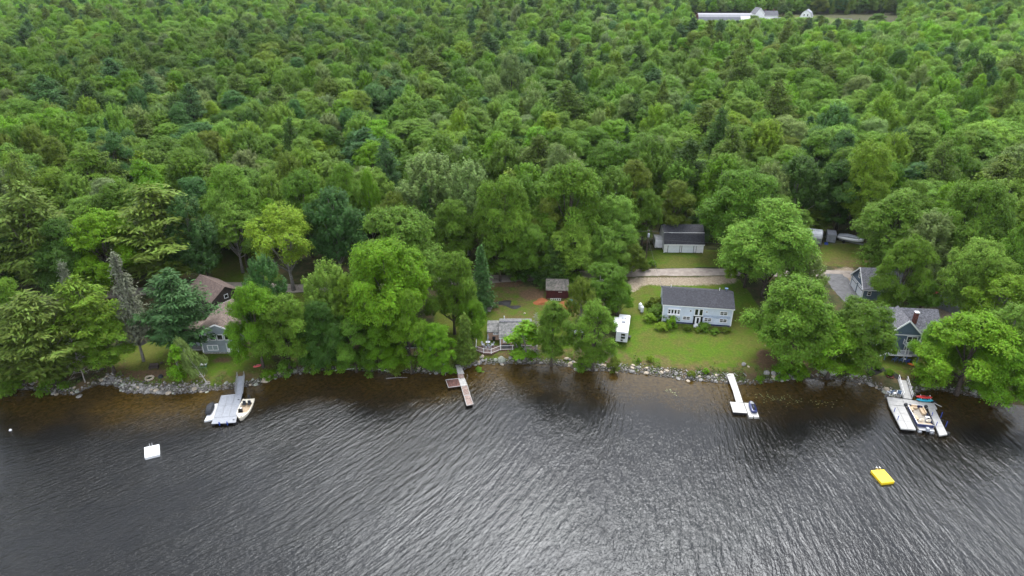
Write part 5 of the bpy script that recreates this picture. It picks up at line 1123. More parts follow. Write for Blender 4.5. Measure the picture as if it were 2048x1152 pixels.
for u,v in((.9,.22),(.9,.92)): p=quadpt(cc,u,v); MB().box((p.x,p.y,Z+.05),(.28,.08,.08)).build('cleat',M['dark_metal'],dr)
# gangway
def gangway(label,pa,pb,za,zb,wd,m,rh=.95):
    a=V0(*pa,za); b_=V0(*pb,zb); r=empty('gangway',label,'gangway',b_,0); d=(a-b_); L=d.length; rz=math.atan2(d.y,d.x)-math.pi/2; pit=math.asin(d.z/L); c=d/2
    MB().box((c.x,c.y,c.z-.05),(wd,L,.10),rz,pit).build('walkway',M[m],r)
    sx=Vector((math.cos(rz),math.sin(rz),0))
    for s in(-1,1):
        o=sx*s*(wd/2+.04); g=MB(); n=5
        for f in(1.0,.5): g.tube([o+Vector((0,0,rh*f)),d+o+Vector((0,0,rh*f))],.035,5)
        g.tube([o,d+o],.05,4)
        for i in range(n+1): q=d*(i/n)+o; g.tube([q,q+Vector((0,0,rh))],.03,5)
        g.build('railing',M['aluminium'],r)
gangway('grey aluminium gangway with rails leading from the stones to the grey dock',(482.5,752),(478.5,788),1.15,.6,1.05,'grey_deck')
# covered jet ski on a drive-on float at the left of the dock
def jetski(label,px,z,rz,covered,bm='navy_paint',sc=1.0,group=None):
    r=empty('jet_ski',label,'jet ski',V0(*px,z),rz,group); r.scale=(sc,sc,sc)
    spec=[(-1.55,.08,.25,.25),(-1.2,.38,.12,.45),(-.5,.56,.06,.55),(.5,.58,.05,.55),(1.3,.5,.10,.5),(1.5,.42,.15,.4)]
    MB().loft(rings_ellipse(spec,16)).build('hull',M['charcoal_cover' if covered else bm],r,smooth=True)
    if covered:
        MB().loft(rings_ellipse([(-1.3,.3,.35,.25),(-.6,.5,.45,.42),(0,.5,.45,.62),(.7,.48,.45,.45),(1.4,.4,.4,.25)],14)).build('cover',M['charcoal_cover'],r,smooth=True)
        for s in(-1,1): MB().box((s*.40,.1,.80),(.10,.7,.03),0,0,s*.5).build('cover_patch',M['white_paint'],r)
    else:
        MB().loft(rings_ellipse([(-.2,.17,.5,.35),(.4,.2,.5,.42),(1.1,.2,.5,.36)],12)).build('seat',M['black_plastic'],r,smooth=True)
        MB().loft(rings_ellipse([(-1.25,.12,.45,.12),(-.8,.32,.5,.22),(-.35,.24,.55,.35)],12)).build('hood',M['white_gelcoat'],r,smooth=True)
        MB().tube([(-.36,-.3,1.0),(0,-.38,.95),(.36,-.3,1.0)],.03,6).build('handlebar',M['black_plastic'],r)
    return r
fr=px_root('drive_on_float','white drive-on float carrying the covered jet ski left of the grey dock','float',(420,823),0)
o=V0(427,808,.3)-V0(413,840,.3)
fl=[(424.5,809),(436,806.5),(429.5,838),(408.5,842)]; slab(fr,fl,.32,.3,'white_gelcoat','float_deck')
jetski('jet ski under a black cover on the white float left of the grey dock',(421.5,820),.32,math.atan2(o.y,o.x)+R(90),True,group='jet skis')
post(fr,(413.5,818),.3,1.5,.03,'chrome','mooring_pole')
# ------------------------------------------------------------------ cream fishing boat
bow=V0(482,838,.3); st=V0(497,802,.3); dd=bow-st; rz=math.atan2(dd.y,dd.x)+R(90)
r=empty('fishing_boat','cream open fishing boat with black outboard moored right of the grey dock','boat',Vector(((bow.x+st.x)/2,(bow.y+st.y)/2,0)),rz)
Lb=5.6; hulls=[(Lb/2,.98,-.25,.80),(Lb*.25,1.08,-.28,.86),(-Lb*.05,1.08,-.28,.92),(-Lb*.28,.88,-.25,.98),(-Lb*.42,.48,-.1,.9),(-Lb/2,.08,.15,.70)]
def hullring(y,w,z0,hh): return [(-w,y,z0+hh),(-w*.96,y,z0+hh*.55),(-w*.55,y,z0+hh*.08),(0,y,z0),(w*.55,y,z0+hh*.08),(w*.96,y,z0+hh*.55),(w,y,z0+hh)]
def shell(specs,th=.09,floor=.30):
    """open hull: outer skin, gunwale, inner skin and floor"""
    out=[hullring(*s) for s in specs]; n=len(specs); b=MB()
    rg_=[]
    for (y,w,z0,hh),o_ in zip(specs,out):
        wi=max(.02,w-.17); rg_.append(o_+[(wi,y,z0+hh),(wi*.93,y,max(z0+.05,floor*.3)),(-wi*.93,y,max(z0+.05,floor*.3)),(-wi,y,z0+hh)])
    return b.loft(rg_)
shell(hulls).build('hull',M['cream_gelcoat'],r,smooth=False)
MB().prism([(-.82,-1.15),(.82,-1.15),(.42,-2.15),(.05,-2.62),(-.05,-2.62),(-.42,-2.15)],.52,.58,'z').build('bow_deck',M['cream_gelcoat'],r)
MB().box((0,2.2,.50),(1.75,1.05,.08)).build('stern_deck',M['cream_gelcoat'],r); MB().box((0,.5,.08),(1.6,3.0,.06)).build('floor',M['tan_vinyl'],r)
for sx,y in((-.42,1.35),(.42,1.35)):
    s_=MB().box((sx,y,.5),(.5,.5,.14)).build('seat',M['charcoal_cover'],r,bevel=.04); MB().box((sx,y+.24,.78),(.5,.1,.5)).build('backrest',M['charcoal_cover'],s_,bevel=.03)
MB().box((-.5,-.55,.55),(.62,.5,.7)).build('console',M['black_plastic'],r,bevel=.06); MB().box((-.5,-.80,.98),(.6,.04,.28),0,R(25)).build('windscreen',M['dark_glass'],r)
MB().lathe([(.17,0),(.19,.03),(.17,.06)],(-.48,-.28,.86),12).build('steering_wheel',M['white_paint'],r)
m_=MB().box((0,3.05,.75),(.42,.55,.55)).build('outboard_motor',M['black_plastic'],r,bevel=.10); MB().box((0,3.05,.05),(.16,.25,1.0)).build('motor_leg',M['black_plastic'],m_)
MB().box((0,-2.35,.63),(.12,.6,.07)).build('trolling_motor',M['black_plastic'],r)
# ------------------------------------------------------------------ weathered planked dock
dr=px_root('dock','narrow weathered wooden dock with a side platform by the pink cottage','dock',(928,770),0); Zd=.5
secs=[((911,730),(921,729.5),(928.5,746.5),(916,748),'silver_planks'),((915,748),(926,746.5),(929,756),(917,757),'weathered_planks'),((917,757.5),(929,756.5),(934.5,770),(922,772),'silver_planks'),((922.5,772.5),(934.5,770.5),(940,789),(927.5,791),'weathered_planks'),((928,791.5),(940,789.5),(946.5,808),(933.5,811),'weathered_planks')]
for k,(a_,b1,c1,d1,m_) in enumerate(secs): slab(dr,[a_,b1,c1,d1],Zd+.10*(k==0)+.004*k,.16,m_,'deck_section')
slab(dr,[(891.5,759.5),(917,756.8),(922,771.5),(897,775)],Zd-.02,.16,'red_planks','side_platform')
b=MB()
def edge_px(b,pts,z,r=.055):
    pts=[V0(*p,z)-dr.location for p in pts]
    for a_,c1 in zip(pts,pts[1:]+pts[:1]): b.tube([a_,c1],r,4)
edge_px(b,[(891.5,759.5),(917,756.8),(922,771.5),(897,775)],Zd+.0)
for k in(3,4): edge_px(b,list(secs[k][:4]),Zd+.03)
edge_px(b,list(secs[2][:4]),Zd+.02); b.build('frame',M['silver_planks'],dr)
for px in((917,745),(926,745),(922,772),(934.5,770),(933.5,811),(946.5,808),(891.5,760),(897,775)): post(dr,px,-1.0,Zd+.12,.05,'grey_bark','post')
post(dr,(934.8,760),.4,1.7,.03,'chrome','mooring_pole')
# ------------------------------------------------------------------ cream dock with float and jet ski
dr=px_root('dock','cream plank dock ending in a square float off the open lawn','dock',(1475,790),0); Zd=.62
slab(dr,[(1452,744.5),(1466,744.5),(1478.3,781),(1465.3,780)],Zd+.1,.14,'cream_deck','deck_section'); slab(dr,[(1465.5,780.5),(1478.5,781.3),(1486,804.5),(1472,803)],Zd+.04,.14,'cream_deck','deck_section')
slab(dr,[(1459.8,803.5),(1486.5,805),(1494.3,825.8),(1466.5,824)],Zd-.06,.10,'cream_deck','float_deck'); slab(dr,[(1460.5,804),(1486.3,805.3),(1494,825.6),(1467,823.8)],Zd-.17,.5,'black_plastic','float')
for px in((1464,781),(1478,781),(1466,803)): post(dr,px,-1,Zd+.3,.045,'chrome','post')
fr=px_root('drive_on_float','cream drive-on float with a notched end right of the square float','float',(1503,818),0)
slab(fr,[(1488,805.5),(1508.5,806.5),(1518.3,833.5),(1509,834),(1507.3,831),(1506,833.8),(1498.5,833.5)],.34,.34,'cream_deck','float_deck')
a_=V0(1509,829,.3)-V0(1500,803,.3)
jetski('dark blue and white jet ski on the cream float off the open lawn',(1504.5,817),.30,math.atan2(a_.y,a_.x)-R(90)+R(0),False,group='jet skis')
for i,(px,py) in enumerate([(1446,749),(1469,750),(1487,750),(1372,744)]):
    p=at(px,py); o=MB().tube([(-.0,0,.0),(.25,-1.1,.12)],.06,6).build('dock_pipe',M['chrome']); o.location=p+Vector((0,.3,.25)); tag(o,['pale pipe on the stones left of the cream dock','pale pipe on the stones just right of the cream dock','pale pipe farther right of the cream dock','pale pipe standing on the stony bank left of the lawn'][i],'pipe','loose dock pipes on the bank')
# ------------------------------------------------------------------ U-shaped dock
dr=px_root('dock','pale U-shaped dock holding the pontoon boat at far right','dock',(1825,830),0); Zd=.6
A0,A1,A2,A3=(1773.5,793),(1868,806.5),(1875,817.5),(1777.5,809)
def lp(a_,b1,t_): return (a_[0]+(b1[0]-a_[0])*t_,a_[1]+(b1[1]-a_[1])*t_)
for i in range(3):
    t0,t1=i/3+.003,(i+1)/3-.003
    for v0,v1 in((0,.44),(.46,1)): 
        q0=lp(lp(A0,A3,v0),lp(A1,A2,v0),t0);q1=lp(lp(A0,A3,v0),lp(A1,A2,v0),t1);q2=lp(lp(A0,A3,v1),lp(A1,A2,v1),t1);q3=lp(lp(A0,A3,v1),lp(A1,A2,v1),t0); slab(dr,[q0,q1,q2,q3],Zd,.22,'pale_deck')
L0,L1,L2,L3=(1777.8,809.5),(1809.5,813),(1832,859.5),(1802,857)
for u0,u1 in((0,.47),(.49,1)):
    for v0,v1 in((0,.33),(.335,.66),(.665,1)):
        g_=lambda u,v: lp(lp(L0,L1,u),lp(L3,L2,u),v)
        slab(dr,[g_(u0,v0),g_(u1,v0),g_(u1,v1),g_(u0,v1)],Zd,.22,'pale_deck')
R0,R1,R2,R3=(1856,816.5),(1870,817.5),(1895,868.5),(1879,871)
for v0,v1 in((0,.33),(.335,.66),(.665,1)): slab(dr,[lp(R0,R3,v0),lp(R1,R2,v0),lp(R1,R2,v1),lp(R0,R3,v1)],Zd,.22,'pale_deck')
for px in (A0,A1,R2,R3,L2,L3,R0,L1,(1790,834),(1883,843)): q=V0(*px,0)-dr.location; MB().lathe([(.28,-.5),(.30,Zd-.24)],(q.x,q.y,0),8).build('float',M['black_plastic'],dr)
for px in((1787,827),(1794,843),(1862,836),(1871,855),(1881,836),(1891,854)): post(dr,px,.2,1.35,.06,'blue_plastic','bumper_post')
for px in((1811,811),(1851,815)): q=V0(*px,Zd)-dr.location; MB().box((q.x,q.y,Zd+.2),(.5,.4,.4),.5).build('dock_box',M['charcoal_cover'],dr,bevel=.05)
bb=MB()
for px in((1767,797),(1772,796)): q=V0(*px,0)-dr.location; bb.tube([(q.x,q.y,-.6),(q.x,q.y,1.3),(q.x+.4,q.y+.15,1.45),(q.x+.5,q.y+.2,.6)],.035,5)
for k in range(4): q=V0(1767,797,0)-dr.location; q2=V0(1772,796,0)-dr.location; bb.tube([(q.x,q.y,-.2+.25*k),(q2.x,q2.y,-.2+.25*k)],.03,4)
bb.build('ladder',M['chrome'],dr)
q=V0(1872,811,Zd)-dr.location; MB().box((q.x+.25,q.y,Zd+.15),(.5,1.2,.10),.55,0,.5).build('folding_step',M['pale_deck'],dr)
gangway('pale gangway with white rails down to the U-shaped dock',(1804.5,760),(1815,797),1.05,.66,1.25,'pale_deck')
for i,(px,py,rr_) in enumerate([(1779,790,R(200)),(1797,791,R(150))]): deckchair(['blue and white deck chair by the dock ladder','blue and white deck chair nearer the gangway'][i],V0(px,py-1,.62),rr_,'steel_blue','white_paint','blue deck chairs on the flat rock by the U-shaped dock',1.15)
p=V0(1788,790,.62); o=MB().box((0,0,.45),(.45,.45,.05)); o.tube([(0,0,0),(0,0,.45)],.06); o=o.build('side_table',M['white_paint']); o.location=p; tag(o,'small white side table between the two blue deck chairs','table')
# kayaks on the dock rack
ra=V0(1834,797,.9); rb=V0(1866,799,.9); rz=math.atan2(rb.y-ra.y,rb.x-ra.x)+R(90)
rk=empty('kayak_rack','white kayak rack on the far edge of the U-shaped dock','rack',V0(1849,801,.55),rz-R(90)); 
for s in(-1,1): MB().tube([(s*.75,.25,0),(s*.75,.25,.95),(s*.75,-.35,.5),(s*.75,-.35,0)],.04,5).build('bracket',M['white_paint'],rk)
kayak('kayak','red kayak on the upper rack of the U-shaped dock',V0(1848,795.5,1.15),rz,'red_plastic',2.6); kayak('kayak','teal kayak on the lower rack of the U-shaped dock',V0(1849,801.5,.72),rz,'teal_plastic',2.75)
# ------------------------------------------------------------------ pontoon boat
bow=V0(1828,814,.6); st=V0(1853,860,.6); dd=bow-st; rz=math.atan2(dd.y,dd.x)-R(90)
r=empty('pontoon_boat','pontoon boat with tan seats and navy rails docked inside the U-shaped dock','boat',Vector(((bow.x+st.x)/2,(bow.y+st.y)/2,0)),rz)
Lb=dd.length+.3; hw=1.22
for s in(-1,1): MB().loft([[(s*.85+.32*k*math.cos(a),y,.12+.32*k*math.sin(a)) for a in [2*math.pi*j/12 for j in range(12)]] for y,k in((-Lb/2,.9),(-Lb/2+.2,1),(Lb/2-.9,1),(Lb/2-.3,.6),(Lb/2,.08))]).build('pontoon',M['aluminium'],r,smooth=True)
MB().box((0,0,.55),(2*hw,Lb-.3,.12)).build('deck',M['vinyl_floor'],r)
cor=[(-hw,-Lb/2+.75),(-hw,Lb/2-.7),(-hw+.35,Lb/2-.3),(hw-.35,Lb/2-.3),(hw,Lb/2-.7),(hw,-Lb/2+.75)]; cor=cor+[cor[0]]
pb=MB(); rb_=MB()
for (x0,y0),(x1,y1) in zip(cor[:-1],cor[1:]):
    L=math.hypot(x1-x0,y1-y0); a=math.atan2(y1-y0,x1-x0); pb.box(((x0+x1)/2,(y0+y1)/2,.90),(L-.08,.05,.46),a); rb_.tube([(x0,y0,1.22),(x1,y1,1.22)],.04,5); rb_.tube([(x0,y0,.6),(x0,y0,1.22)],.03,5); rb_.tube([(x0,y0,.66),(x1,y1,.66)],.03,5)
pb.build('rail_panel',M['navy_paint'],r); rb_.build('railing',M['chrome'],r)
def bench_(x,y,sx,sy,bx,by):
    s_=MB().box((x,y,.82),(sx,sy,.40)).build('bench_seat',M['tan_vinyl'],r,bevel=.06); 
    MB().box((x+bx*(sx/2-.09),y+by*(sy/2-.09),1.12),(.18 if bx else sx,.18 if by else sy,.30)).build('backrest',M['tan_vinyl'],s_,bevel=.05)
bench_(hw-.38,Lb/2-1.55,.6,1.6,1,0); bench_(-hw+.38,Lb/2-1.2,.6,.95,-1,0); bench_(-hw+.38,-.35,.6,1.1,-1,0); bench_(0,-Lb/2+1.15,1.9,.6,0,-1); bench_(-.2,Lb/2-.65,.9,.5,0,1)
MB().box((hw-.42,-.5,1.0),(.62,.5,.75)).build('console',M['white_gelcoat'],r,bevel=.06); MB().tube([(hw-.42,-.9,1.3),(hw-.42,-.95,1.34)],.17,12).build('steering_wheel',M['black_plastic'],r)
for x in(hw-.45,-.25): s_=MB().lathe([(.22,.75),(.30,.85),(.30,.98),(.1,1.0)],(x,-1.15,.1),12).build('captain_seat',M['cream_gelcoat'],r); MB().box((x,-1.38,1.25),(.5,.12,.5)).build('backrest',M['cream_gelcoat'],s_,bevel=.05)
MB().box((0,-Lb/2+.3,.58),(2*hw-.2,.7,.10)).build('swim_platform',M['aluminium'],r)
m_=MB().box((0,-Lb/2-.15,.95),(.45,.6,.6)).build('outboard_motor',M['pale_grey_cover'],r,bevel=.12); MB().box((0,-Lb/2-.15,.2),(.16,.25,1.1)).build('motor_leg',M['dark_metal'],m_)
b=MB(); b.tube([(.75,-Lb/2+.1,.6),(.75,-Lb/2-.15,.3),(.75,-Lb/2-.15,-.3)],.03); b.tube([(1.1,-Lb/2+.1,.6),(1.1,-Lb/2-.15,.3),(1.1,-Lb/2-.15,-.3)],.03); b.build('boarding_ladder',M['chrome'],r)
# ------------------------------------------------------------------ swim rafts and buoy
def raft(label,px,m,lad):
    pts=[V0(*p,.42) for p in px]; c=sum(pts,Vector())/4; r=empty('swim_raft',label,'swim raft',(c.x,c.y,0),0,None); q=[p-r.location for p in pts]
    b=MB(); b.add([(p.x,p.y,.42) for p in q]+[(p.x*.99,p.y*.99,-.15) for p in q],[(0,1,2,3),(7,6,5,4),(0,4,5,1),(1,5,6,2),(2,6,7,3),(3,7,4,0)]); b.build('float',M[m],r,bevel=.07)
    dm=MB().add([(p.x*.86,p.y*.86,.432) for p in q]+[(p.x*.86,p.y*.86,.40) for p in q],[(0,1,2,3),(7,6,5,4),(0,4,5,1),(1,5,6,2),(2,6,7,3),(3,7,4,0)]); dm.build('deck',M[m],r)
    n=(q[0]+q[1])/2; out=Vector((n.x,n.y,0)).normalized(); g=MB(); al=(q[1]-q[0]).normalized()
    for s in lad: e=q[0].lerp(q[1],s); e=Vector((e.x,e.y,.42)); g.tube([e-out*.15,e-out*.12+Vector((0,0,.42)),e+out*.12+Vector((0,0,.42)),e+out*.18-Vector((0,0,.9))],.028,6)
    for k in range(3): a_=q[0].lerp(q[1],lad[0])+out*.16; b_=q[0].lerp(q[1],lad[1])+out*.16; g.tube([(a_.x,a_.y,.25-.28*k),(b_.x,b_.y,.25-.28*k)],.025,5)
    g.build('ladder',M['chrome'],r); return r
raft('white square swim raft floating off the left dock',[(288,894.5),(318.5,888),(319.5,908.5),(289,916)],'white_gelcoat',(.38,.55))
raft('bright yellow swim raft floating off the U-shaped dock',[(1741.5,940.5),(1768,938.5),(1789.5,963),(1764,966)],'yellow_plastic',(.42,.64))
b=MB().lathe([(.05,-.2),(.2,-.05),(.22,.12),(.1,.26),(.02,.28)],seg=12).build('buoy',M['white_paint'],smooth=True); b.location=V0(21,861,0); tag(b,'tiny white buoy on the water at far left','buoy')
# ------------------------------------------------------------------ rocks
def rock_mesh(seed,sub,name,m,rough=.28,flat=.7):
    bm=bmesh.new(); bmesh.ops.create_icosphere(bm,subdivisions=sub,radius=.5); g=np.random.default_rng(seed); ks=g.normal(size=(7,3)); ps=g.uniform(0,6.28,7)
    cut=usph(g,5)
    for v in bm.verts:
        c=np.array(v.co); n=c/np.linalg.norm(c); f=1+rough*.4*sum(math.sin(float(n@k)*2.2+p_) for k,p_ in zip(ks,ps))/2.5
        for q in cut: f=min(f,.92/max(.2,float(n@q))*.9) if float(n@q)>.55 else f
        v.co=Vector(n*.5*f*np.array([1,1,flat]))
    me=bpy.data.meshes.new(name); bm.to_mesh(me); bm.free(); me.materials.append(M[m]); return me
BIG=[(1003,724,1.5,1.35,'lichen_stone','large pale green-grey boulder at the waterline before the pink cottage'),(890,727,1.5,1.1,'lichen_stone','mossy grey boulder beside the white stem left of the planked dock'),
(1655,747,3.6,1.5,'lichen_stone','huge flat lichened boulder at the shore right of the sandy inlet'),(1141,730,1.0,.8,'tan_stone','left one of two tan boulders at the waterline'),(1151,731,.95,.85,'tan_stone','right one of two tan boulders at the waterline'),
(1534,749,1.1,.9,'stone','left one of three grey boulders right of the cream dock'),(1548,750,1.1,.8,'stone','middle one of three grey boulders right of the cream dock'),(1561,748.5,1.15,.95,'stone','right one of three grey boulders, darkest of the row'),
(1488,731,.9,.8,'stone','single grey-brown boulder on the lawn above the cream dock'),(1497,734,.5,.25,'tan_stone','small flat pale stone beside the boulder on the lawn'),(531,765,1.3,.7,'tan_stone','flat pale rock at the water right of the gangway'),(388,781,1.1,.6,'tan_stone','flat pale stone at the waterline left of the grey dock'),
(311,783,1.0,.5,'tan_stone','whitish flat stone at the front of the left stone bank'),(159,798,1.0,.5,'stone','dark rock standing in the water at far left'),(610,741,1.4,.6,'stone','flat grey rock at the mouth of the dark cove'),(202,762,.9,.6,'tan_stone','round pale stone on the little red beach at left'),
(1707,723,1.0,.6,'stone','dark round rock on the grass by the black mulch path'),(1712,752,1.4,.5,'stone','low grey rock on the shore right of the lichened boulder'),(1630,735,1.2,.5,'stone','low dark rock behind the lichened boulder'),(980,609,.6,.4,'tan_stone','small pink-grey stone by the walkway boards'),(1049,628,.5,.35,'tan_stone','small pale stone on the grass behind the pink cottage')]
for i,(px,py,w_,hh,m_,lb) in enumerate(BIG):
    p=at(px,py); o=bpy.data.objects.new('boulder',rock_mesh(40+i,4,'boulder',m_)); COL.objects.link(o); o.location=(p.x,p.y+w_*.2,max(p.z,-.1)+hh*.22); o.scale=(w_*1.05,w_*.9,hh/.7*1.0); o.rotation_euler=(0,0,i*1.3); tag(o,lb,'boulder','boulders and large stones')
# flat rock ledge under the deck chairs
p=V0(1796,786,0); o=bpy.data.objects.new('rock_ledge',rock_mesh(77,4,'rock ledge','lichen_stone',.2,.35)); COL.objects.link(o); o.location=(p.x,p.y+.3,.10); o.scale=(5.2,3.2,2.4); tag(o,'broad flat lichened rock ledge behind the U-shaped dock','rock')
# medium stones along the edge: each its own
rmesh=[rock_mesh(200+i,3,'shore stone',['stone','tan_stone','lichen_stone','stone','tan_stone','stone'][i],.3,.7) for i in range(6)]
SEG=[(0,210,.5,'at the far left shore'),(210,430,1.3,'in the bank below the left lawn'),(430,620,1.0,'beside the grey dock'),(620,900,.5,'along the dark cove'),(900,1160,.9,'below the pink cottage'),(1160,1460,1.1,'below the open lawn'),(1460,1700,.5,'round the sandy inlet'),(1700,1800,1.4,'below the black mulch path'),(1800,1960,.7,'right of the U-shaped dock')]
rs=np.random.default_rng(5)
for x0,x1,dens,where in SEG:
    for k in range(int((x1-x0)*.11*dens)):
        px=rs.uniform(x0,x1); bx,by=at0(px,760); by=np.interp(bx,SX,SY)+rs.uniform(-.5,1.6); s=rs.uniform(.42,.85); i=int(rs.uniform(0,6))
        o=bpy.data.objects.new('shore_stone',rmesh[i]); COL.objects.link(o); o.location=(bx,by,max(T(bx,by),-.2)+s*.14); o.scale=(s*rs.uniform(.8,1.3),s,s*rs.uniform(.7,1.1)); o.rotation_euler=(rs.uniform(-.3,.3),rs.uniform(-.3,.3),rs.uniform(0,6.28))
        tag(o,'rounded %s stone %s'%({0:'grey',1:'pale tan',2:'lichened',3:'dark grey',4:'buff',5:'mottled grey'}[i],where),'stone','stones along the shore')
# riprap: countless small stones
base_r=[rock_mesh(300+i,1,'r','stone',.25,.75) for i in range(5)]; V_=[];Q_=[];k0=0; shade=[]
for me_ in base_r: me_.calc_loop_triangles()
bv=[np.array([v.co[:] for v in m_.vertices]) for m_ in base_r]; bt=[np.array([t_.vertices[:] for t_ in m_.loop_triangles]) for m_ in base_r]
for x0,x1,dens,where in SEG:
    wd=2.4 if 'left lawn' in where else 2.2 if 'open lawn' in where or 'mulch' in where else 1.3
    for k in range(int((x1-x0)*4.2*dens)):
        px=rs.uniform(x0,x1); bx,_=at0(px,760); by=np.interp(bx,SX,SY)+rs.uniform(-.45,wd)*rs.uniform(.5,1); s=rs.uniform(.12,.42)*(1.1 if 'left' in where else .85); i=k%5
        a=rs.uniform(0,6.28); c_,s_=math.cos(a),math.sin(a); v=bv[i]*s*np.array([rs.uniform(.8,1.4),1,rs.uniform(.7,1.1)]); v=np.stack([v[:,0]*c_-v[:,1]*s_,v[:,0]*s_+v[:,1]*c_,v[:,2]],1)+np.array([bx,by,max(T(bx,by),-.15)+s*.16]); V_.append(v); Q_.append(bt[i]+k0); k0+=len(v)
rip=bpy.data.materials.new('riprap stone'); t,n,l=nt(rip); b=n['Principled BSDF']; b.inputs['Roughness'].default_value=.92; geo=n.new('ShaderNodeNewGeometry')
rr1=ramp(geo.outputs['Random Per Island'],[(0,(.055,.052,.05)),(.4,(.13,.12,.11)),(.8,(.24,.225,.20)),(1,(.40,.38,.35))])
sz=n.new('ShaderNodeSeparateXYZ'); l.new(geo.outputs['Position'],sz.inputs[0]); wt=n.new('ShaderNodeMapRange'); wt.inputs['From Min'].default_value=.02; wt.inputs['From Max'].default_value=.30; wt.inputs['To Min'].default_value=.35; l.new(sz.outputs['Z'],wt.inputs['Value'])
wet=n.new('ShaderNodeVectorMath'); wet.operation='SCALE'; l.new(rr1,wet.inputs[0]); l.new(wt.outputs[0],wet.inputs['Scale']); l.new(wet.outputs[0],b.inputs['Base Color'])
ro=bpy.data.objects.new('riprap',np_mesh('riprap',np.concatenate(V_),np.concatenate(Q_),rip)); COL.objects.link(ro); tag(ro,'loose small stones packed along the whole shoreline','stones',kind='stuff')
for m_ in base_r: bpy.data.meshes.remove(m_)
# fallen logs and lily pads
def log(pa,pb,z,r,label,m='grey_bark'):
    a_,b_=V0(*pa,z),V0(*pb,z*.4); o=MB().tube([Vector(),(b_-a_)*.5+Vector((0,.1,.05)),b_-a_],[r,r*.8,r*.4],7).build('fallen_log',M[m]); o.location=a_; tag(o,label,'log','fallen logs in the dark cove')
log((668,741),(740,736),.25,.10,'pale fallen log along the left side of the dark cove','birch_bark'); log((742,736),(802,749),.2,.09,'pale fallen log pointing at the hidden cabin shore','birch_bark'); log((772,757),(815,755),.08,.10,'dark branch floating in the dark cove')
log((1540,690),(1500,700),1.4,.06,'bare dead branch reaching over the lawn from the wide dark maple','dead_wood'); log((1600,712),(1552,706),1.0,.09,'pale dead limb on the ground under the wide dark maple','birch_bark')
V_=[];Q_=[];k0=0
for cx_,cy_,nn,sp_ in((1555,797,36,18),(1600,803,16,14),(1520,790,12,12),(1650,808,18,18),(1345,782,18,9)):
    for k in range(nn):
        p=V0(cx_+rs.normal()*sp_,cy_+rs.normal()*3.5,.02); s=rs.uniform(.06,.15); a=rs.uniform(0,6.28)
        V_.append(np.array([[p.x+s*math.cos(a+j*1.047),p.y+s*math.sin(a+j*1.047),.02+.002*(k%3)] for j in range(6)]+[[p.x,p.y,.0] ])); Q_.append(np.array([[j,(j+1)%6,6] for j in range(6)])+k0); k0+=7
mk('lily_leaf',(.13,.15,.05),.5,.2,4)
lo=bpy.data.objects.new('lily_pads',np_mesh('lily pads',np.concatenate(V_),np.concatenate(Q_),M['lily_leaf'])); COL.objects.link(lo); tag(lo,'scattered yellow-green lily pads off the sandy inlet','water plants',kind='stuff')
# ground plants: weeds on the bank and leaf litter saplings under the trees
g_=np.random.default_rng(8); C=[]
for k in range(15000):
    px=g_.uniform(-60,2110); bx,_=at0(px,745); C.append((bx,np.interp(bx,SX,SY)+abs(g_.normal())*1.3+.2+1.6*g_.uniform()**2,1))
for poly in TREES:
    p=at(poly[0],poly[3])
    for k in range(26): C.append((p.x+g_.normal()*2.2,p.y+g_.normal()*2.2,0))
C=[c for c in C if sdist(c[0],c[1])>.3 and (c[2]==0 or math.sin(c[0]*.55)+math.sin(c[0]*1.7+1)+.8*math.sin(c[0]*.17)>-.1)]
pos=np.array([(x,y,T(x,y)+.08) for x,y,_ in C]); N=len(pos); s=g_.uniform(.08,.24,N)
nrm=g_.normal(size=(N,3))*.5+np.array([0,-.3,.7]); lv=leaf_quads(pos,nrm,g_.normal(size=(N,3))+np.array([0,0,.8]),s,s*.5,g_)
we=bpy.data.objects.new('weeds',np_mesh('weeds',lv,quads(N),LEAF)); COL.objects.link(we); we['tint']=[.10,.15,.03]; tag(we,'weeds and low leaves along the bank and under the trees','ground plants',kind='stuff')
# ------------------------------------------------------------------ far farm
def farb(name,label,cat,px,py,W,D,E_,rise,wm,rm,rz=0,axis='x'):
    py+=5
    x,y=at0(px,py,8.); r=empty(name,label,cat,(x,y,T(x,y)),rz); gable(r,W,D,E_,rise,wm,rm,.4,axis,.1); return r
x,y=at0(1449,46.5,7.6); r=empty('barn','very long grey arched barn with red end at the far farm','barn',(x,y+5,T(x,y)),R(-2))
arc=[(-6,0),(-6,2.2),(-4.6,5.0),(-2.4,6.8),(0,7.6),(2.4,6.8),(4.6,5.0),(6,2.2),(6,0)]
MB().prism(arc,-22.4,22.4,'x').build('wall',M['red_boards'],r); roof_from([(-6.3,1.9),(-4.7,5.15),(-2.45,7.0),(0,7.8),(2.45,7.0),(4.7,5.15),(6.3,1.9)],-22.0,22.8,.2).build('roof',M['metal_roof'],r); MB().box((-22.45,0,2),(.1,4,4)).build('door',M['dark_glass'],r); MB().box((17,-5.2,4.6),(8,3.4,.15),0,R(52)).build('roof_patch',M['white_paint'],r)
farb('farmhouse','white farmhouse with steep grey gable at the far farm','house',1513,37,8,9,6.5,4.5,'white_siding','grey_shingles_side',R(8),'y')
b_=farb('farmhouse','long grey-roofed farmhouse wing with two chimneys at the far farm','house',1535,37,14,7,5.0,3.2,'white_siding','grey_shingles',R(-4))
for s in(-3,4): MB().box((s,.5,8.6),(.8,.8,2)).build('chimney',M['brick'],b_)
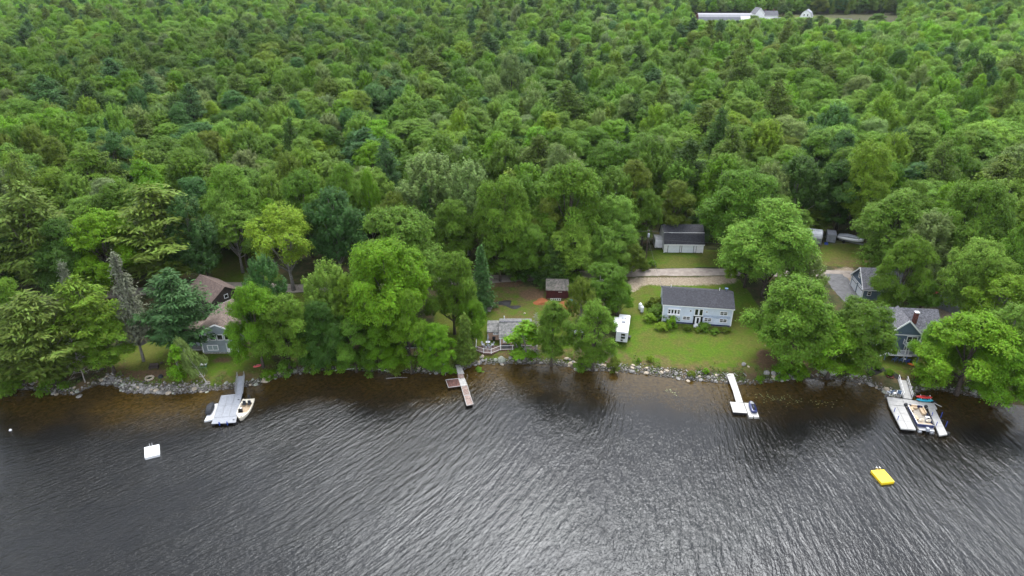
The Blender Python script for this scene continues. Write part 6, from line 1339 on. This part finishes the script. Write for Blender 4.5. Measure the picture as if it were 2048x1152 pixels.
farb('shed','low white shed roof before the farmhouse wing','shed',1541,41,12,6,2.6,1.6,'white_siding','metal_roof',R(-6)); farb('shed','small red barn at the right of the far farmhouse','shed',1553,43,7,6,3,2,'red_boards','grey_shingles',R(30)); farb('shed','small grey open shed before the long arched barn','shed',1467,49,10,5,2.4,1.6,'barn_boards','metal_roof',R(-10)); farb('shed','tiny weathered shack on the far hay meadow','shed',1693,46,7,5,2.6,2.0,'barn_boards','grey_shingles',R(20)); farb('shed','white flat shed left of the long arched barn','shed',1386,37,9,5,2.2,.8,'white_siding','metal_roof',0); farb('shed','small white shed in a gap of the wood left of the far farm','shed',1207,35,7,5,3,2,'white_siding','grey_shingles',R(25),'y')
x,y=at0(1611,43.5,8.); r=empty('barn','white gambrel barn with two dark windows at the far farm','barn',(x,y,T(x,y)),R(-42)); W,D=9,12
prof=[(-4.5,0),(4.5,0),(4.5,4.2),(3.1,7.2),(0,9.2),(-3.1,7.2),(-4.5,4.2)]
MB().prism(prof,-6,6,'x').build('wall',M['white_siding'],r); roof_from([(-4.9,3.9),(-3.2,7.35),(0,9.4),(3.2,7.35),(4.9,3.9)],-6.3,6.3,.2).build('roof',M['metal_roof'],r)
r.rotation_euler=(0,0,R(62))
for s in(-1.4,1.4): win(r,s,-6,5.3,1.2,2.2,'l',name='window',ft=.2)
x0,y0=at0(1600,50,8.); x1,y1=at0(1800,46,8.); e=empty('fence','long pale post fence along the far hay meadow','fence',(x0,y0,T(x0,y0)),0); L=int(math.hypot(x1-x0,y1-y0)/3.2)
rl=MB()
for i in range(min(L,60)):
    f=i/min(L,60); x,y=(x1-x0)*f,(y1-y0)*f; MB().box((x,y,T(x0+x,y0+y)-e.location.z+.6),(.16,.16,1.4)).build('post',M['grey_pallet'],e)
for hgt in(.5,1.1): rl.tube([((x1-x0)*f,(y1-y0)*f,T(x0+(x1-x0)*f,y0+(y1-y0)*f)-e.location.z+hgt) for f in [k/12 for k in range(13)]],.06,4)
rl.build('rail',M['grey_pallet'],e)
x,y=at0(1723,54,8.); o=MB().loft([[(xx,.9*math.cos(a),.9+.9*math.sin(a)) for a in [2*math.pi*j/16 for j in range(16)]] for xx in(-.8,-.75,.75,.8)]).build('hay_bale',M['tarp_white'],smooth=False); o.location=(x,y,T(x,y)); tag(o,'white wrapped hay bale on the far meadow','hay bale')
